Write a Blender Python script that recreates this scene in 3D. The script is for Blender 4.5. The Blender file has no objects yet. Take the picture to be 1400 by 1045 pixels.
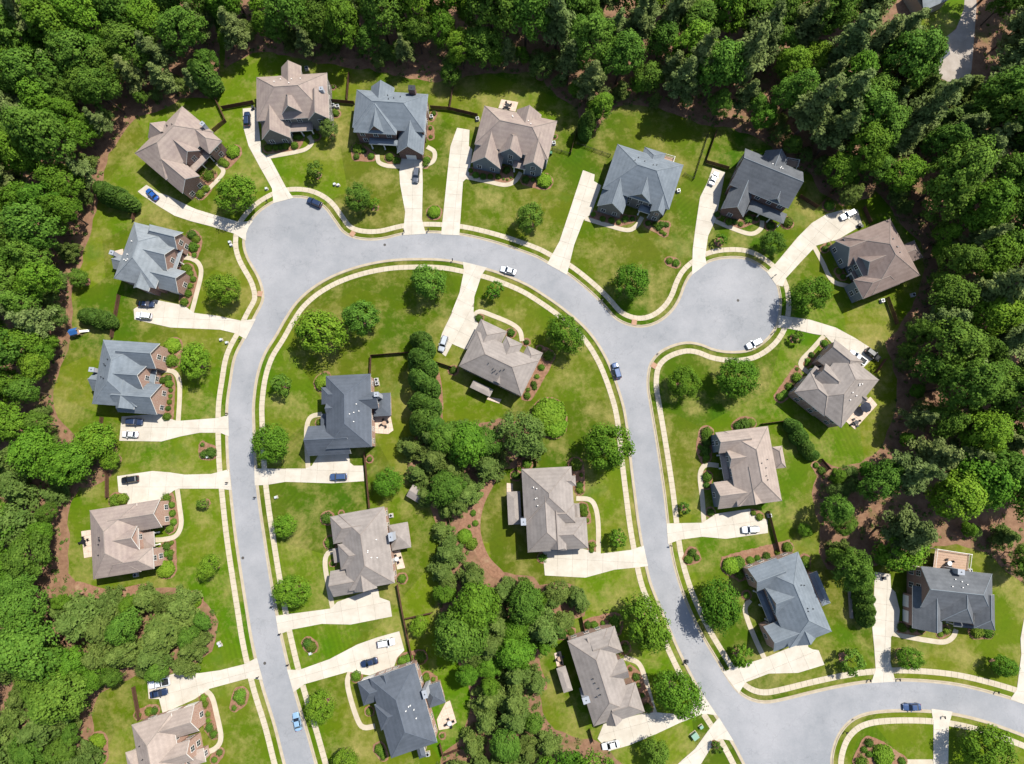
import bpy, bmesh, math, random
import numpy as np
from mathutils import Vector, Matrix
from mathutils.geometry import tessellate_polygon

R = math.radians
SC = bpy.context.scene
COL = SC.collection

# ------------------------------------------------------------------ camera
F_PX, TILT, CAM_H = 850.0, R(9.0), 167.0          # focal length in photo pixels, tilt from straight down, height
cam_d = bpy.data.cameras.new('camera'); cam = bpy.data.objects.new('camera', cam_d); COL.objects.link(cam)
cam.location = (0, 0, CAM_H); cam.rotation_euler = (TILT, 0, 0)
cam_d.sensor_width = 36; cam_d.lens = 36 * F_PX / 1400; cam_d.clip_end = 6000; cam_d.clip_start = 1
SC.camera = cam
# ------------------------------------------------------------------ sky and sun
SUN_EL, SUN_AZ = R(58), R(48)                      # azimuth clockwise from +Y
world = bpy.data.worlds.new('World'); SC.world = world; world.use_nodes = True
wn = world.node_tree.nodes; wl = world.node_tree.links
sky = wn.new('ShaderNodeTexSky'); sky.sky_type = 'NISHITA'; sky.sun_disc = False
sky.sun_elevation = SUN_EL; sky.sun_rotation = SUN_AZ
wn['Background'].inputs[1].default_value = 0.125
wl.new(sky.outputs[0], wn['Background'].inputs[0])
sun_d = bpy.data.lights.new('sun', 'SUN'); sun_d.energy = 5.0; sun_d.angle = R(0.55); sun_d.color = (1.0, 0.955, 0.87)
sun = bpy.data.objects.new('sun', sun_d); COL.objects.link(sun)
ldir = Vector((-math.sin(SUN_AZ) * math.cos(SUN_EL), -math.cos(SUN_AZ) * math.cos(SUN_EL), -math.sin(SUN_EL)))
sun.rotation_euler = ldir.to_track_quat('-Z', 'Y').to_euler()
sun.location = (80, 80, 200)
vs = SC.view_settings; vs.view_transform = 'Standard'; vs.look = 'None'; vs.gamma = 1; vs.exposure = 1.06
vs.use_curve_mapping = False
SC.cycles.max_bounces = 6; SC.cycles.transparent_max_bounces = 4

# ------------------------------------------------------------------ helpers
def P(px, py, z=0.0):
    """point of the place that the photo shows at pixel (px, py), at height z"""
    x = (px - 700) / F_PX; y = -(py - 522.5) / F_PX
    yy = y * math.cos(TILT) + math.sin(TILT); zz = y * math.sin(TILT) - math.cos(TILT)
    s = (z - CAM_H) / zz
    return Vector((s * x, s * yy, z))
ZS = 1393 / 280
def zp(org, x, y):
    s = org[2] if len(org) > 2 else ZS
    return (org[0] + x / s, org[1] + y / s)
def G(org, pts): return [zp(org, *p) for p in pts]
O1 = (0, 0, 3.869); PX = (0, 0, 1.0)

MATS = {}
def nodes(name):
    m = bpy.data.materials.new(name); m.use_nodes = True
    nt = m.node_tree; b = nt.nodes['Principled BSDF']
    MATS[name] = m
    return m, nt, b
ALB = .6            # the hex codes are as the bright exposure shows them; the surfaces themselves are darker
def lin(c):
    if isinstance(c, str):
        c = [int(c[i:i + 2], 16) / 255 for i in (0, 2, 4)]
        c = [ALB * (v / 12.92 if v <= .04045 else ((v + .055) / 1.055) ** 2.4) for v in c]
    return (c[0], c[1], c[2], 1)
def plain(name, c, rough=.7, metal=0, var=0.0, scale=1.0, world_space=False, c2=None, detail=4, spec=.3, objvar=0.0):
    """principled with noise between the colour and a second one, optional per-object value shift"""
    m, nt, b = nodes(name); N = nt.nodes; L = nt.links
    b.inputs['Roughness'].default_value = rough; b.inputs['Metallic'].default_value = metal
    b.inputs['Specular IOR Level'].default_value = spec
    c = lin(c)
    if not var and c2 is None:
        b.inputs['Base Color'].default_value = c; return m
    cb = lin(c2) if c2 is not None else tuple(v * (1 - var) for v in c[:3]) + (1,)
    if world_space:
        g = N.new('ShaderNodeNewGeometry'); co = g.outputs['Position']
    else:
        g = N.new('ShaderNodeTexCoord'); co = g.outputs['Object']
    n = N.new('ShaderNodeTexNoise'); n.inputs['Scale'].default_value = scale; n.inputs['Detail'].default_value = detail
    n.inputs['Roughness'].default_value = .65
    L.new(co, n.inputs['Vector'])
    r = N.new('ShaderNodeMapRange'); r.inputs[1].default_value = .3; r.inputs[2].default_value = .7
    L.new(n.outputs[0], r.inputs[0])
    mx = N.new('ShaderNodeMix'); mx.data_type = 'RGBA'
    mx.inputs[6].default_value = c; mx.inputs[7].default_value = cb
    L.new(r.outputs[0], mx.inputs[0])
    out = mx.outputs[2]
    if objvar:
        oi = N.new('ShaderNodeObjectInfo'); hs = N.new('ShaderNodeHueSaturation')
        r2 = N.new('ShaderNodeMapRange'); r2.inputs[3].default_value = 1 - objvar; r2.inputs[4].default_value = 1 + objvar
        L.new(oi.outputs['Random'], r2.inputs[0]); L.new(r2.outputs[0], hs.inputs['Value'])
        L.new(out, hs.inputs['Color']); out = hs.outputs[0]
    L.new(out, b.inputs['Base Color'])
    return m

def link(name, me, parent=None, mats=()):
    o = bpy.data.objects.new(name, me); COL.objects.link(o)
    if parent is not None: o.parent = parent
    for m in mats:
        if me is not None and MATS[m].name not in me.materials: me.materials.append(MATS[m])
    return o
def tag(o, label=None, cat=None, group=None, kind=None):
    if label: o['label'] = label
    if cat: o['category'] = cat
    if group: o['group'] = group
    if kind: o['kind'] = kind
    return o
def empty(name, loc=(0, 0, 0), rz=0, scale=1):
    o = bpy.data.objects.new(name, None); COL.objects.link(o)
    o.location = loc; o.rotation_euler = (0, 0, rz); o.scale = (scale,) * 3 if not hasattr(scale, '__len__') else scale
    o.empty_display_size = .5
    return o
class MB:
    """collects faces, then makes one mesh"""
    def __init__(s): s.v = []; s.f = []; s.m = []; s.uv = None
    def face(s, pts, mi=0):
        b = len(s.v); s.v += [tuple(p) for p in pts]; s.f.append(tuple(range(b, b + len(pts)))); s.m.append(mi)
    def box(s, x0, x1, y0, y1, z0, z1, mi=0, M=None):
        c = [Vector(p) for p in ((x0, y0, z0), (x1, y0, z0), (x1, y1, z0), (x0, y1, z0), (x0, y0, z1), (x1, y0, z1), (x1, y1, z1), (x0, y1, z1))]
        if M is not None: c = [M @ p for p in c]
        b = len(s.v); s.v += [tuple(p) for p in c]
        for f in ((3, 2, 1, 0), (4, 5, 6, 7), (0, 1, 5, 4), (1, 2, 6, 5), (2, 3, 7, 6), (3, 0, 4, 7)):
            s.f.append(tuple(b + i for i in f)); s.m.append(mi)
    def tube(s, p0, p1, r0, r1, n=8, mi=0, caps=True):
        p0 = Vector(p0); p1 = Vector(p1); q = (p1 - p0).to_track_quat('Z', 'Y')
        b = len(s.v)
        for p, r in ((p0, r0), (p1, r1)):
            for i in range(n):
                a = 2 * math.pi * i / n
                s.v.append(tuple(p + q @ Vector((r * math.cos(a), r * math.sin(a), 0))))
        for i in range(n):
            j = (i + 1) % n
            s.f.append((b + i, b + j, b + n + j, b + n + i)); s.m.append(mi)
        if caps:
            s.f.append(tuple(b + i for i in range(n))[::-1]); s.m.append(mi)
            s.f.append(tuple(b + n + i for i in range(n))); s.m.append(mi)
    def prism(s, pts, z0, z1, mi=0, side=None):
        """vertical prism over a flat polygon (world or local xy)"""
        p2 = [Vector((p[0], p[1], 0)) for p in pts]
        area = sum(p2[i].x * p2[(i + 1) % len(p2)].y - p2[(i + 1) % len(p2)].x * p2[i].y for i in range(len(p2)))
        if area < 0: p2.reverse()
        n = len(p2); b = len(s.v)
        s.v += [(p.x, p.y, z1) for p in p2] + [(p.x, p.y, z0) for p in p2]
        if n == 4 or n == 3:
            s.f.append(tuple(b + i for i in range(n))); s.m.append(mi)
        else:
            for t in tessellate_polygon([p2]):
                a, c, d = t
                cr = (p2[c] - p2[a]).cross(p2[d] - p2[a]).z
                s.f.append((b + a, b + c, b + d) if cr > 0 else (b + a, b + d, b + c)); s.m.append(mi)
        for i in range(n):
            j = (i + 1) % n
            s.f.append((b + i, b + n + i, b + n + j, b + j)); s.m.append(mi if side is None else side)
    def mesh(s, name):
        me = bpy.data.meshes.new(name); me.from_pydata(s.v, [], s.f)
        me.polygons.foreach_set('material_index', s.m); me.update()
        return me
    def build(s, name, mats, parent=None):
        return link(name, s.mesh(name), parent, (mats,) if isinstance(mats, str) else mats)

def in_poly(p, poly):
    x, y = p[0], p[1]; c = False; j = len(poly) - 1
    for i in range(len(poly)):
        xi, yi = poly[i][0], poly[i][1]; xj, yj = poly[j][0], poly[j][1]
        if (yi > y) != (yj > y) and x < (xj - xi) * (y - yi) / (yj - yi) + xi: c = not c
        j = i
    return c
def seg_dist(p, poly, closed=True):
    best = 1e9; n = len(poly)
    for i in range(n if closed else n - 1):
        a = poly[i]; b = poly[(i + 1) % n]
        dx, dy = b[0] - a[0], b[1] - a[1]; l = dx * dx + dy * dy
        t = 0 if l == 0 else max(0, min(1, ((p[0] - a[0]) * dx + (p[1] - a[1]) * dy) / l))
        best = min(best, math.hypot(p[0] - a[0] - t * dx, p[1] - a[1] - t * dy))
    return best
def smooth(pts, closed=False, step=1.0):
    """Catmull-Rom through world points, resampled by arc length"""
    pts = [Vector((p[0], p[1], 0)) for p in pts]; n = len(pts); out = []
    rng = range(n) if closed else range(n - 1)
    for i in rng:
        p0 = pts[(i - 1) % n] if closed or i > 0 else pts[0] * 2 - pts[1]
        p1 = pts[i]; p2 = pts[(i + 1) % n]
        p3 = pts[(i + 2) % n] if closed or i + 2 < n else p2 * 2 - p1
        for k in range(8):
            t = k / 8
            out.append(.5 * ((2 * p1) + (p2 - p0) * t + (2 * p0 - 5 * p1 + 4 * p2 - p3) * t * t + (3 * p1 - 3 * p2 + p3 - p0) * t ** 3))
    out.append(pts[0].copy() if closed else pts[-1].copy())
    d = [0]
    for a, b in zip(out, out[1:]): d.append(d[-1] + (b - a).length)
    m = max(2, int(d[-1] / step)); res = []; j = 0
    for k in range(m + 1):
        s = d[-1] * k / m
        while j < len(d) - 2 and d[j + 1] < s: j += 1
        t = (s - d[j]) / max(1e-9, d[j + 1] - d[j]); res.append(out[j].lerp(out[j + 1], min(1, t)))
    if closed: res.pop()
    return res
def offset(line, d):
    """left of travel is positive"""
    out = []
    for i, p in enumerate(line):
        a = line[max(0, i - 1)]; b = line[min(len(line) - 1, i + 1)]
        t = (b - a).normalized(); out.append(p + Vector((-t.y, t.x, 0)) * d)
    return out
def clip_cell(poly, x0, x1, y0, y1):
    def cut(pts, f, inter):
        r = []
        for i in range(len(pts)):
            a = pts[i]; b = pts[(i + 1) % len(pts)]
            fa, fb = f(a), f(b)
            if fa: r.append(a)
            if fa != fb: r.append(inter(a, b))
        return r
    def ix(v): return lambda a, b: (v, a[1] + (b[1] - a[1]) * (v - a[0]) / (b[0] - a[0]))
    def iy(v): return lambda a, b: (a[0] + (b[0] - a[0]) * (v - a[1]) / (b[1] - a[1]), v)
    for f, g in ((lambda p: p[0] > x0, ix(x0)), (lambda p: p[0] < x1, ix(x1)), (lambda p: p[1] > y0, iy(y0)), (lambda p: p[1] < y1, iy(y1))):
        poly = cut(poly, f, g)
        if len(poly) < 3: return []
    return poly
def area(p): return abs(sum(p[i][0] * p[(i + 1) % len(p)][1] - p[(i + 1) % len(p)][0] * p[i][1] for i in range(len(p)))) / 2
ORD = ('nearest second third fourth fifth sixth seventh eighth ninth tenth eleventh twelfth thirteenth fourteenth fifteenth sixteenth seventeenth eighteenth nineteenth twentieth').split()
TENS = {2: 'twenty', 3: 'thirty', 4: 'forty', 5: 'fifty', 6: 'sixty', 7: 'seventy', 8: 'eighty', 9: 'ninety'}
def ordinal(i, first='nearest', tail='nearest'):
    """i from 0"""
    if i == 0: return first
    if i < 20: return ORD[i] + (' ' + tail if tail else '')
    t, u = divmod(i + 1, 10)
    w = (TENS[t][:-1] + 'ieth') if u == 0 else TENS[t] + '-' + (['', 'first', 'second', 'third', 'fourth', 'fifth', 'sixth', 'seventh', 'eighth', 'ninth'][u])
    return w + (' ' + tail if tail else '')

# ------------------------------------------------------------------ materials
def mat_lawn():
    m, nt, b = nodes('lawn grass'); N = nt.nodes; L = nt.links
    b.inputs['Roughness'].default_value = .9; b.inputs['Specular IOR Level'].default_value = .1
    g = N.new('ShaderNodeNewGeometry'); pos = g.outputs['Position']
    def noise(sc, det=4, ro=.6, vec=pos):
        n = N.new('ShaderNodeTexNoise'); n.inputs['Scale'].default_value = sc; n.inputs['Detail'].default_value = det
        n.inputs['Roughness'].default_value = ro; L.new(vec, n.inputs['Vector']); return n.outputs[0]
    def ramp(v, a, c, lo=0., hi=1.):
        r = N.new('ShaderNodeMapRange'); r.inputs[1].default_value = a; r.inputs[2].default_value = c
        r.inputs[3].default_value = lo; r.inputs[4].default_value = hi; L.new(v, r.inputs[0]); return r.outputs[0]
    def mix(f, a, c, mode='MIX'):
        x = N.new('ShaderNodeMix'); x.data_type = 'RGBA'; x.blend_type = mode
        for s, v in ((0, f), (6, a), (7, c)):
            if hasattr(v, 'links'): L.new(v, x.inputs[s])
            else: x.inputs[s].default_value = v
        return x.outputs[2]
    base = mix(ramp(noise(.035, 3), .36, .64), lin('4a6718'), lin('676f2a'))
    vo = N.new('ShaderNodeTexVoronoi'); vo.inputs['Scale'].default_value = .034; L.new(pos, vo.inputs['Vector'])
    sep = N.new('ShaderNodeSeparateColor'); L.new(vo.outputs['Color'], sep.inputs[0])
    lot = ramp(sep.outputs[1], 0, 1, .66, 1.02)
    base = mix(1.0, base, lot, 'MULTIPLY') if False else base
    hv = N.new('ShaderNodeHueSaturation'); hv.inputs['Saturation'].default_value = 1.1; L.new(base, hv.inputs['Color']); L.new(lot, hv.inputs['Value']); L.new(ramp(sep.outputs[2], 0, 1, .488, .512), hv.inputs['Hue']); base = hv.outputs[0]
    dry = ramp(noise(.085, 8, .78), .47, .7, 0, .95)
    base = mix(dry, base, lin('938850'))
    lush = ramp(noise(.07, 4, .6, pos), .58, .72, 0, .55)
    base = mix(lush, base, lin('3d6214'))
    # mowing stripes, one direction for each lot
    rot = N.new('ShaderNodeVectorRotate'); rot.rotation_type = 'Z_AXIS'; L.new(pos, rot.inputs['Vector'])
    an = ramp(sep.outputs[0], 0, 1, 0, 3.14); L.new(an, rot.inputs['Angle'])
    wv = N.new('ShaderNodeTexWave'); wv.inputs['Scale'].default_value = .26; wv.inputs['Distortion'].default_value = 2.5
    wv.inputs['Detail'].default_value = 2; wv.inputs['Detail Scale'].default_value = .4; L.new(rot.outputs[0], wv.inputs['Vector'])
    amp = N.new('ShaderNodeMath'); amp.operation = 'MULTIPLY'; L.new(ramp(sep.outputs[2], .35, 1, 0, .16), amp.inputs[0]); L.new(ramp(noise(.06, 3), .42, .6), amp.inputs[1])
    s1 = N.new('ShaderNodeMath'); s1.operation = 'SUBTRACT'; L.new(wv.outputs[1], s1.inputs[0]); s1.inputs[1].default_value = .5
    s2 = N.new('ShaderNodeMath'); s2.operation = 'MULTIPLY_ADD'; L.new(s1.outputs[0], s2.inputs[0]); L.new(amp.outputs[0], s2.inputs[1]); s2.inputs[2].default_value = 1.0
    st = s2.outputs[0]
    fine = ramp(noise(.9, 7, .8), .25, .75, .8, 1.2)
    mu = N.new('ShaderNodeMath'); mu.operation = 'MULTIPLY'; L.new(st, mu.inputs[0]); L.new(fine, mu.inputs[1])
    h2 = N.new('ShaderNodeHueSaturation'); L.new(base, h2.inputs['Color']); L.new(mu.outputs[0], h2.inputs['Value'])
    L.new(h2.outputs[0], b.inputs['Base Color'])
    bp = N.new('ShaderNodeBump'); bp.inputs['Strength'].default_value = .5; bp.inputs['Distance'].default_value = .12
    L.new(noise(5, 3, .8), bp.inputs['Height']); L.new(bp.outputs[0], b.inputs['Normal'])
def mat_soil(name, c1, c2, c3, sc=.5):
    m, nt, b = nodes(name); N = nt.nodes; L = nt.links
    b.inputs['Roughness'].default_value = .95; b.inputs['Specular IOR Level'].default_value = .1
    g = N.new('ShaderNodeNewGeometry')
    def noise(s, d=6):
        n = N.new('ShaderNodeTexNoise'); n.inputs['Scale'].default_value = s; n.inputs['Detail'].default_value = d
        n.inputs['Roughness'].default_value = .7; L.new(g.outputs['Position'], n.inputs['Vector']); return n.outputs[0]
    def mix(f, a, c, lo, hi):
        r = N.new('ShaderNodeMapRange'); r.inputs[1].default_value = lo; r.inputs[2].default_value = hi; L.new(f, r.inputs[0])
        x = N.new('ShaderNodeMix'); x.data_type = 'RGBA'; L.new(r.outputs[0], x.inputs[0])
        for s, v in ((6, a), (7, c)):
            if hasattr(v, 'links'): L.new(v, x.inputs[s])
            else: x.inputs[s].default_value = v
        return x.outputs[2]
    c = mix(noise(sc), lin(c1), lin(c2), .35, .65)
    c = mix(noise(sc * .22, 5), c, lin(c3), .55, .72)
    L.new(c, b.inputs['Base Color'])
    bp = N.new('ShaderNodeBump'); bp.inputs['Strength'].default_value = .6; bp.inputs['Distance'].default_value = .1
    L.new(noise(4), bp.inputs['Height']); L.new(bp.outputs[0], b.inputs['Normal'])
def mat_asphalt():
    m, nt, b = nodes('asphalt'); N = nt.nodes; L = nt.links
    b.inputs['Roughness'].default_value = .85
    g = N.new('ShaderNodeNewGeometry')
    def noise(s, d=5, st=None):
        n = N.new('ShaderNodeTexNoise'); n.inputs['Scale'].default_value = s; n.inputs['Detail'].default_value = d
        n.inputs['Roughness'].default_value = .7; L.new(g.outputs['Position'], n.inputs['Vector']); return n.outputs[0]
    def rng(v, a, c, lo, hi):
        r = N.new('ShaderNodeMapRange'); r.inputs[1].default_value = a; r.inputs[2].default_value = c
        r.inputs[3].default_value = lo; r.inputs[4].default_value = hi; L.new(v, r.inputs[0]); return r.outputs[0]
    x = N.new('ShaderNodeMix'); x.data_type = 'RGBA'; L.new(rng(noise(.06, 7), .38, .62, 0, 1), x.inputs[0])
    x.inputs[6].default_value = lin('828487'); x.inputs[7].default_value = lin('969698')
    f = rng(noise(2.2, 4), .3, .7, .94, 1.05)
    vo = N.new('ShaderNodeTexVoronoi'); vo.feature = 'DISTANCE_TO_EDGE'; vo.inputs['Scale'].default_value = .09; 
    dn = N.new('ShaderNodeTexNoise'); dn.inputs['Scale'].default_value = .5; L.new(g.outputs['Position'], dn.inputs['Vector'])
    ad = N.new('ShaderNodeVectorMath'); ad.operation = 'MULTIPLY_ADD'; L.new(dn.outputs['Color'], ad.inputs[0]); ad.inputs[1].default_value = (5, 5, 5)
    L.new(g.outputs['Position'], ad.inputs[2]); L.new(ad.outputs[0], vo.inputs['Vector'])
    cr = rng(vo.outputs['Distance'], .0, .012, .86, 1)
    st = rng(noise(.45, 5), .62, .8, 1, .88)
    mu = N.new('ShaderNodeMath'); mu.operation = 'MULTIPLY'; L.new(f, mu.inputs[0]); L.new(cr, mu.inputs[1])
    m2 = N.new('ShaderNodeMath'); m2.operation = 'MULTIPLY'; L.new(mu.outputs[0], m2.inputs[0]); L.new(st, m2.inputs[1])
    h = N.new('ShaderNodeHueSaturation'); L.new(x.outputs[2], h.inputs['Color']); L.new(m2.outputs[0], h.inputs['Value'])
    L.new(h.outputs[0], b.inputs['Base Color'])
def mat_roof(name, c1, c2):
    m, nt, b = nodes(name); N = nt.nodes; L = nt.links
    b.inputs['Roughness'].default_value = .9; b.inputs['Specular IOR Level'].default_value = .15
    g = N.new('ShaderNodeNewGeometry')
    def noise(s, d, vec=None):
        n = N.new('ShaderNodeTexNoise'); n.inputs['Scale'].default_value = s; n.inputs['Detail'].default_value = d
        n.inputs['Roughness'].default_value = .7; L.new(vec or g.outputs['Position'], n.inputs['Vector']); return n.outputs[0]
    def rng(v, a, c, lo, hi):
        r = N.new('ShaderNodeMapRange'); r.inputs[1].default_value = a; r.inputs[2].default_value = c
        r.inputs[3].default_value = lo; r.inputs[4].default_value = hi; L.new(v, r.inputs[0]); return r.outputs[0]
    x = N.new('ShaderNodeMix'); x.data_type = 'RGBA'; L.new(rng(noise(.35, 5), .35, .65, 0, 1), x.inputs[0])
    x.inputs[6].default_value = lin(c1); x.inputs[7].default_value = lin(c2)
    sep = N.new('ShaderNodeSeparateXYZ'); L.new(g.outputs['Position'], sep.inputs[0])
    wv = N.new('ShaderNodeMath'); wv.operation = 'MULTIPLY'; L.new(sep.outputs[2], wv.inputs[0]); wv.inputs[1].default_value = 9.0
    sn = N.new('ShaderNodeMath'); sn.operation = 'SINE'; L.new(wv.outputs[0], sn.inputs[0])
    crs = rng(sn.outputs[0], -1, 1, .955, 1.04)
    tab = rng(noise(3.2, 3), .3, .7, .92, 1.07)
    mu = N.new('ShaderNodeMath'); mu.operation = 'MULTIPLY'; L.new(crs, mu.inputs[0]); L.new(tab, mu.inputs[1])
    h = N.new('ShaderNodeHueSaturation'); L.new(x.outputs[2], h.inputs['Color']); L.new(mu.outputs[0], h.inputs['Value'])
    L.new(h.outputs[0], b.inputs['Base Color'])
def mat_brick(name, c1, c2, mortar):
    m, nt, b = nodes(name); N = nt.nodes; L = nt.links
    b.inputs['Roughness'].default_value = .9
    t = N.new('ShaderNodeTexBrick'); g = N.new('ShaderNodeTexCoord')
    t.inputs['Color1'].default_value = lin(c1); t.inputs['Color2'].default_value = lin(c2); t.inputs['Mortar'].default_value = lin(mortar)
    t.inputs['Scale'].default_value = 1; t.inputs['Brick Width'].default_value = .24; t.inputs['Row Height'].default_value = .08
    t.inputs['Mortar Size'].default_value = .01
    sp = N.new('ShaderNodeSeparateXYZ'); L.new(g.outputs['Object'], sp.inputs[0])
    a = N.new('ShaderNodeMath'); L.new(sp.outputs[0], a.inputs[0]); L.new(sp.outputs[1], a.inputs[1])
    cb = N.new('ShaderNodeCombineXYZ'); L.new(a.outputs[0], cb.inputs[0]); L.new(sp.outputs[2], cb.inputs[1])
    L.new(cb.outputs[0], t.inputs['Vector']); L.new(t.outputs[0], b.inputs['Base Color'])
def mat_leaf(name, c1, c2, hue=.02, val=.22, sat=.1, trans=.25):
    m, nt, b = nodes(name); N = nt.nodes; L = nt.links
    at = N.new('ShaderNodeAttribute'); at.attribute_name = 'tone'
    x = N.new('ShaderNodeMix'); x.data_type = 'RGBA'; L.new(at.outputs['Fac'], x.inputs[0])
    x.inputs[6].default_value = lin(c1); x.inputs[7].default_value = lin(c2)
    oi = N.new('ShaderNodeObjectInfo'); h = N.new('ShaderNodeHueSaturation')
    def rng(v, lo, hi):
        r = N.new('ShaderNodeMapRange'); r.inputs[3].default_value = lo; r.inputs[4].default_value = hi; L.new(v, r.inputs[0]); return r.outputs[0]
    wn_ = N.new('ShaderNodeTexWhiteNoise'); wn_.noise_dimensions = '1D'; L.new(oi.outputs['Random'], wn_.inputs['W'])
    L.new(rng(oi.outputs['Random'], .5 - hue, .5 + hue), h.inputs['Hue']); L.new(rng(wn_.outputs[0], 1 - val, 1 + val), h.inputs['Value'])
    h.inputs['Saturation'].default_value = 1 + sat
    L.new(x.outputs[2], h.inputs['Color']); L.new(h.outputs[0], b.inputs['Base Color'])
    b.inputs['Roughness'].default_value = .7; b.inputs['Specular IOR Level'].default_value = .07
    tr = N.new('ShaderNodeBsdfTranslucent'); L.new(h.outputs[0], tr.inputs['Color'])
    ms = N.new('ShaderNodeMixShader'); ms.inputs[0].default_value = trans
    L.new(b.outputs[0], ms.inputs[1]); L.new(tr.outputs[0], ms.inputs[2]); L.new(ms.outputs[0], N['Material Output'].inputs[0])

mat_lawn()
mat_soil('pine straw', '8f7058', '735643', '5f6330', .6)
mat_soil('mulch', '96725b', '7a5a47', 'a0876b', 1.4)
mat_asphalt()
plain('concrete', 'c8c1b4', .9, c2='b4ab9c', scale=.3, world_space=True, detail=7, spec=.15, objvar=.035)
plain('walk concrete', 'c2b7a3', .9, c2='aea28c', scale=.5, world_space=True, detail=7, spec=.15)
plain('kerb concrete', 'b6aa95', .9, c2='a0937d', scale=.6, world_space=True, detail=7, spec=.15)
plain('joint', '8d8272', .95, var=.2, scale=2, world_space=True)
plain('ramp paver', 'b08a70', .9, var=.2, scale=3, world_space=True)
plain('patio stone', 'd2bfae', .9, c2='bfa895', scale=1.2, world_space=True)
plain('pale road', 'a99f95', .9, c2='94897d', scale=.4, world_space=True)
mat_roof('roof tan', 'a29388', '90817a')
mat_roof('roof brown', '8c7c74', '7b6b64')
mat_roof('roof taupe', '9a918a', '88807a')
mat_roof('roof grey', '8c9296', '7b8185')
mat_roof('roof blue grey', '7b838a', '6b737a')
mat_roof('roof slate', '5d636c', '51575f')
mat_roof('roof charcoal', '696c70', '595c60')
mat_roof('roof sand', 'aa9b90', '988a80')
plain('ridge tan', '93877e', .9, var=.15, scale=2); plain('ridge grey', '828a90', .9, var=.15, scale=2); plain('ridge slate', '5d6570', .9, var=.15, scale=2)
mat_brick('brick red', '9c6e5c', '875c4c', 'b7a596')
mat_brick('brick dark', '6d4438', '5a382e', '8d7a6e')
mat_brick('brick pink', 'b58671', 'a07460', 'c9b8a8')
plain('siding grey', '7b8288', .8, var=.1, scale=1); plain('siding tan', 'b3a591', .8, var=.1, scale=1); plain('stone wall', '86817b', .9, var=.3, scale=2.5)
ALB = .85
plain('white trim', 'd8d4cd', .6, var=.06, scale=2); plain('garage white', 'd2cec6', .6, var=.05, scale=2)
ALB = .6
plain('window glass', '28303a', .12, spec=.6); plain('door wood', '5a3020', .6, var=.2, scale=3)
plain('chimney cap', '9a9fa6', .6, var=.1, scale=3); plain('chimney siding', 'c4c6ca', .8, var=.1, scale=2); plain('flue metal', '3a3d42', .5, metal=.6)
plain('fence wood', '6a4834', .9, c2='4e3527', scale=3, objvar=.12); plain('fence black', '2a2624', .7, var=.2, scale=3)
plain('bark', '5b4a3c', .95, c2='44372d', scale=4); plain('bark pine', '6d5646', .95, c2='4e3d33', scale=4)
mat_leaf('leaf maple', '456a18', '6a9028', .01, .14, 0)
mat_leaf('leaf oak', '46671e', '6c8d31', .01, .17, 0)
mat_leaf('leaf bright', '567c1a', '7f9f2e', .01, .12, 0)
mat_leaf('leaf olive', '51682a', '748840', .012, .15, 0)
mat_leaf('leaf pine', '55682e', '84944f', .012, .18, -.05)
mat_leaf('leaf deep', '3a571c', '5a792c', .01, .14, 0)
mat_leaf('leaf shrub', '4c6c1c', '6f8b2e', .018, .25, 0)
ALB = .85
for nm, c in (('paint white', 'd6d8da'), ('paint silver', 'a3a8ae'), ('paint black', '17191d'), ('paint navy', '1c2a44'), ('paint blue', '1c4d92'),
              ('paint grey', '4b4f56'), ('paint pale blue', '7f9cb4'), ('paint mid blue', '2a5d92'), ('paint steel', '35496a')):
    m = plain(nm, c, .3, metal=.25, var=.05, scale=1.5, spec=.5)
    m.node_tree.nodes['Principled BSDF'].inputs['Coat Weight'].default_value = .6
ALB = .6
plain('car glass', '11151b', .08, spec=.8); plain('tyre', '191919', .9); plain('rim', '9a9c9f', .35, metal=.8); plain('lamp lens', 'd9dde0', .2); plain('tail lens', '8a1512', .3)
plain('car plastic', '202224', .7)
plain('metal dark', '24252a', .5, metal=.4); plain('bin green', '2f6a48', .6); plain('bin dark', '2c2f33', .6); plain('ac grey', 'c2c5c6', .5, metal=.2); plain('utility green', '7ea08c', .6)
plain('tarp blue', '2f66a8', .7, var=.2, scale=2); plain('iron', '55514d', .8, metal=.3); plain('deck wood', 'b29680', .85, c2='a08470', scale=2); plain('deck grey', 'b4b0aa', .85, var=.15, scale=2)
plain('rock', '9d958b', .95, var=.3, scale=3)
plain('umbrella cloth', '2b3140', .9, var=.1, scale=2)

# ================================================================== THE SETTING
def struct(name, mb, mats, **k):
    o = mb.build(name, mats); o['kind'] = k.get('kind', 'structure'); return o
g = MB(); g.face([(-1500, -1500, 0), (1500, -1500, 0), (1500, 1500, 0), (-1500, 1500, 0)]); struct('ground', g, 'lawn grass')

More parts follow.
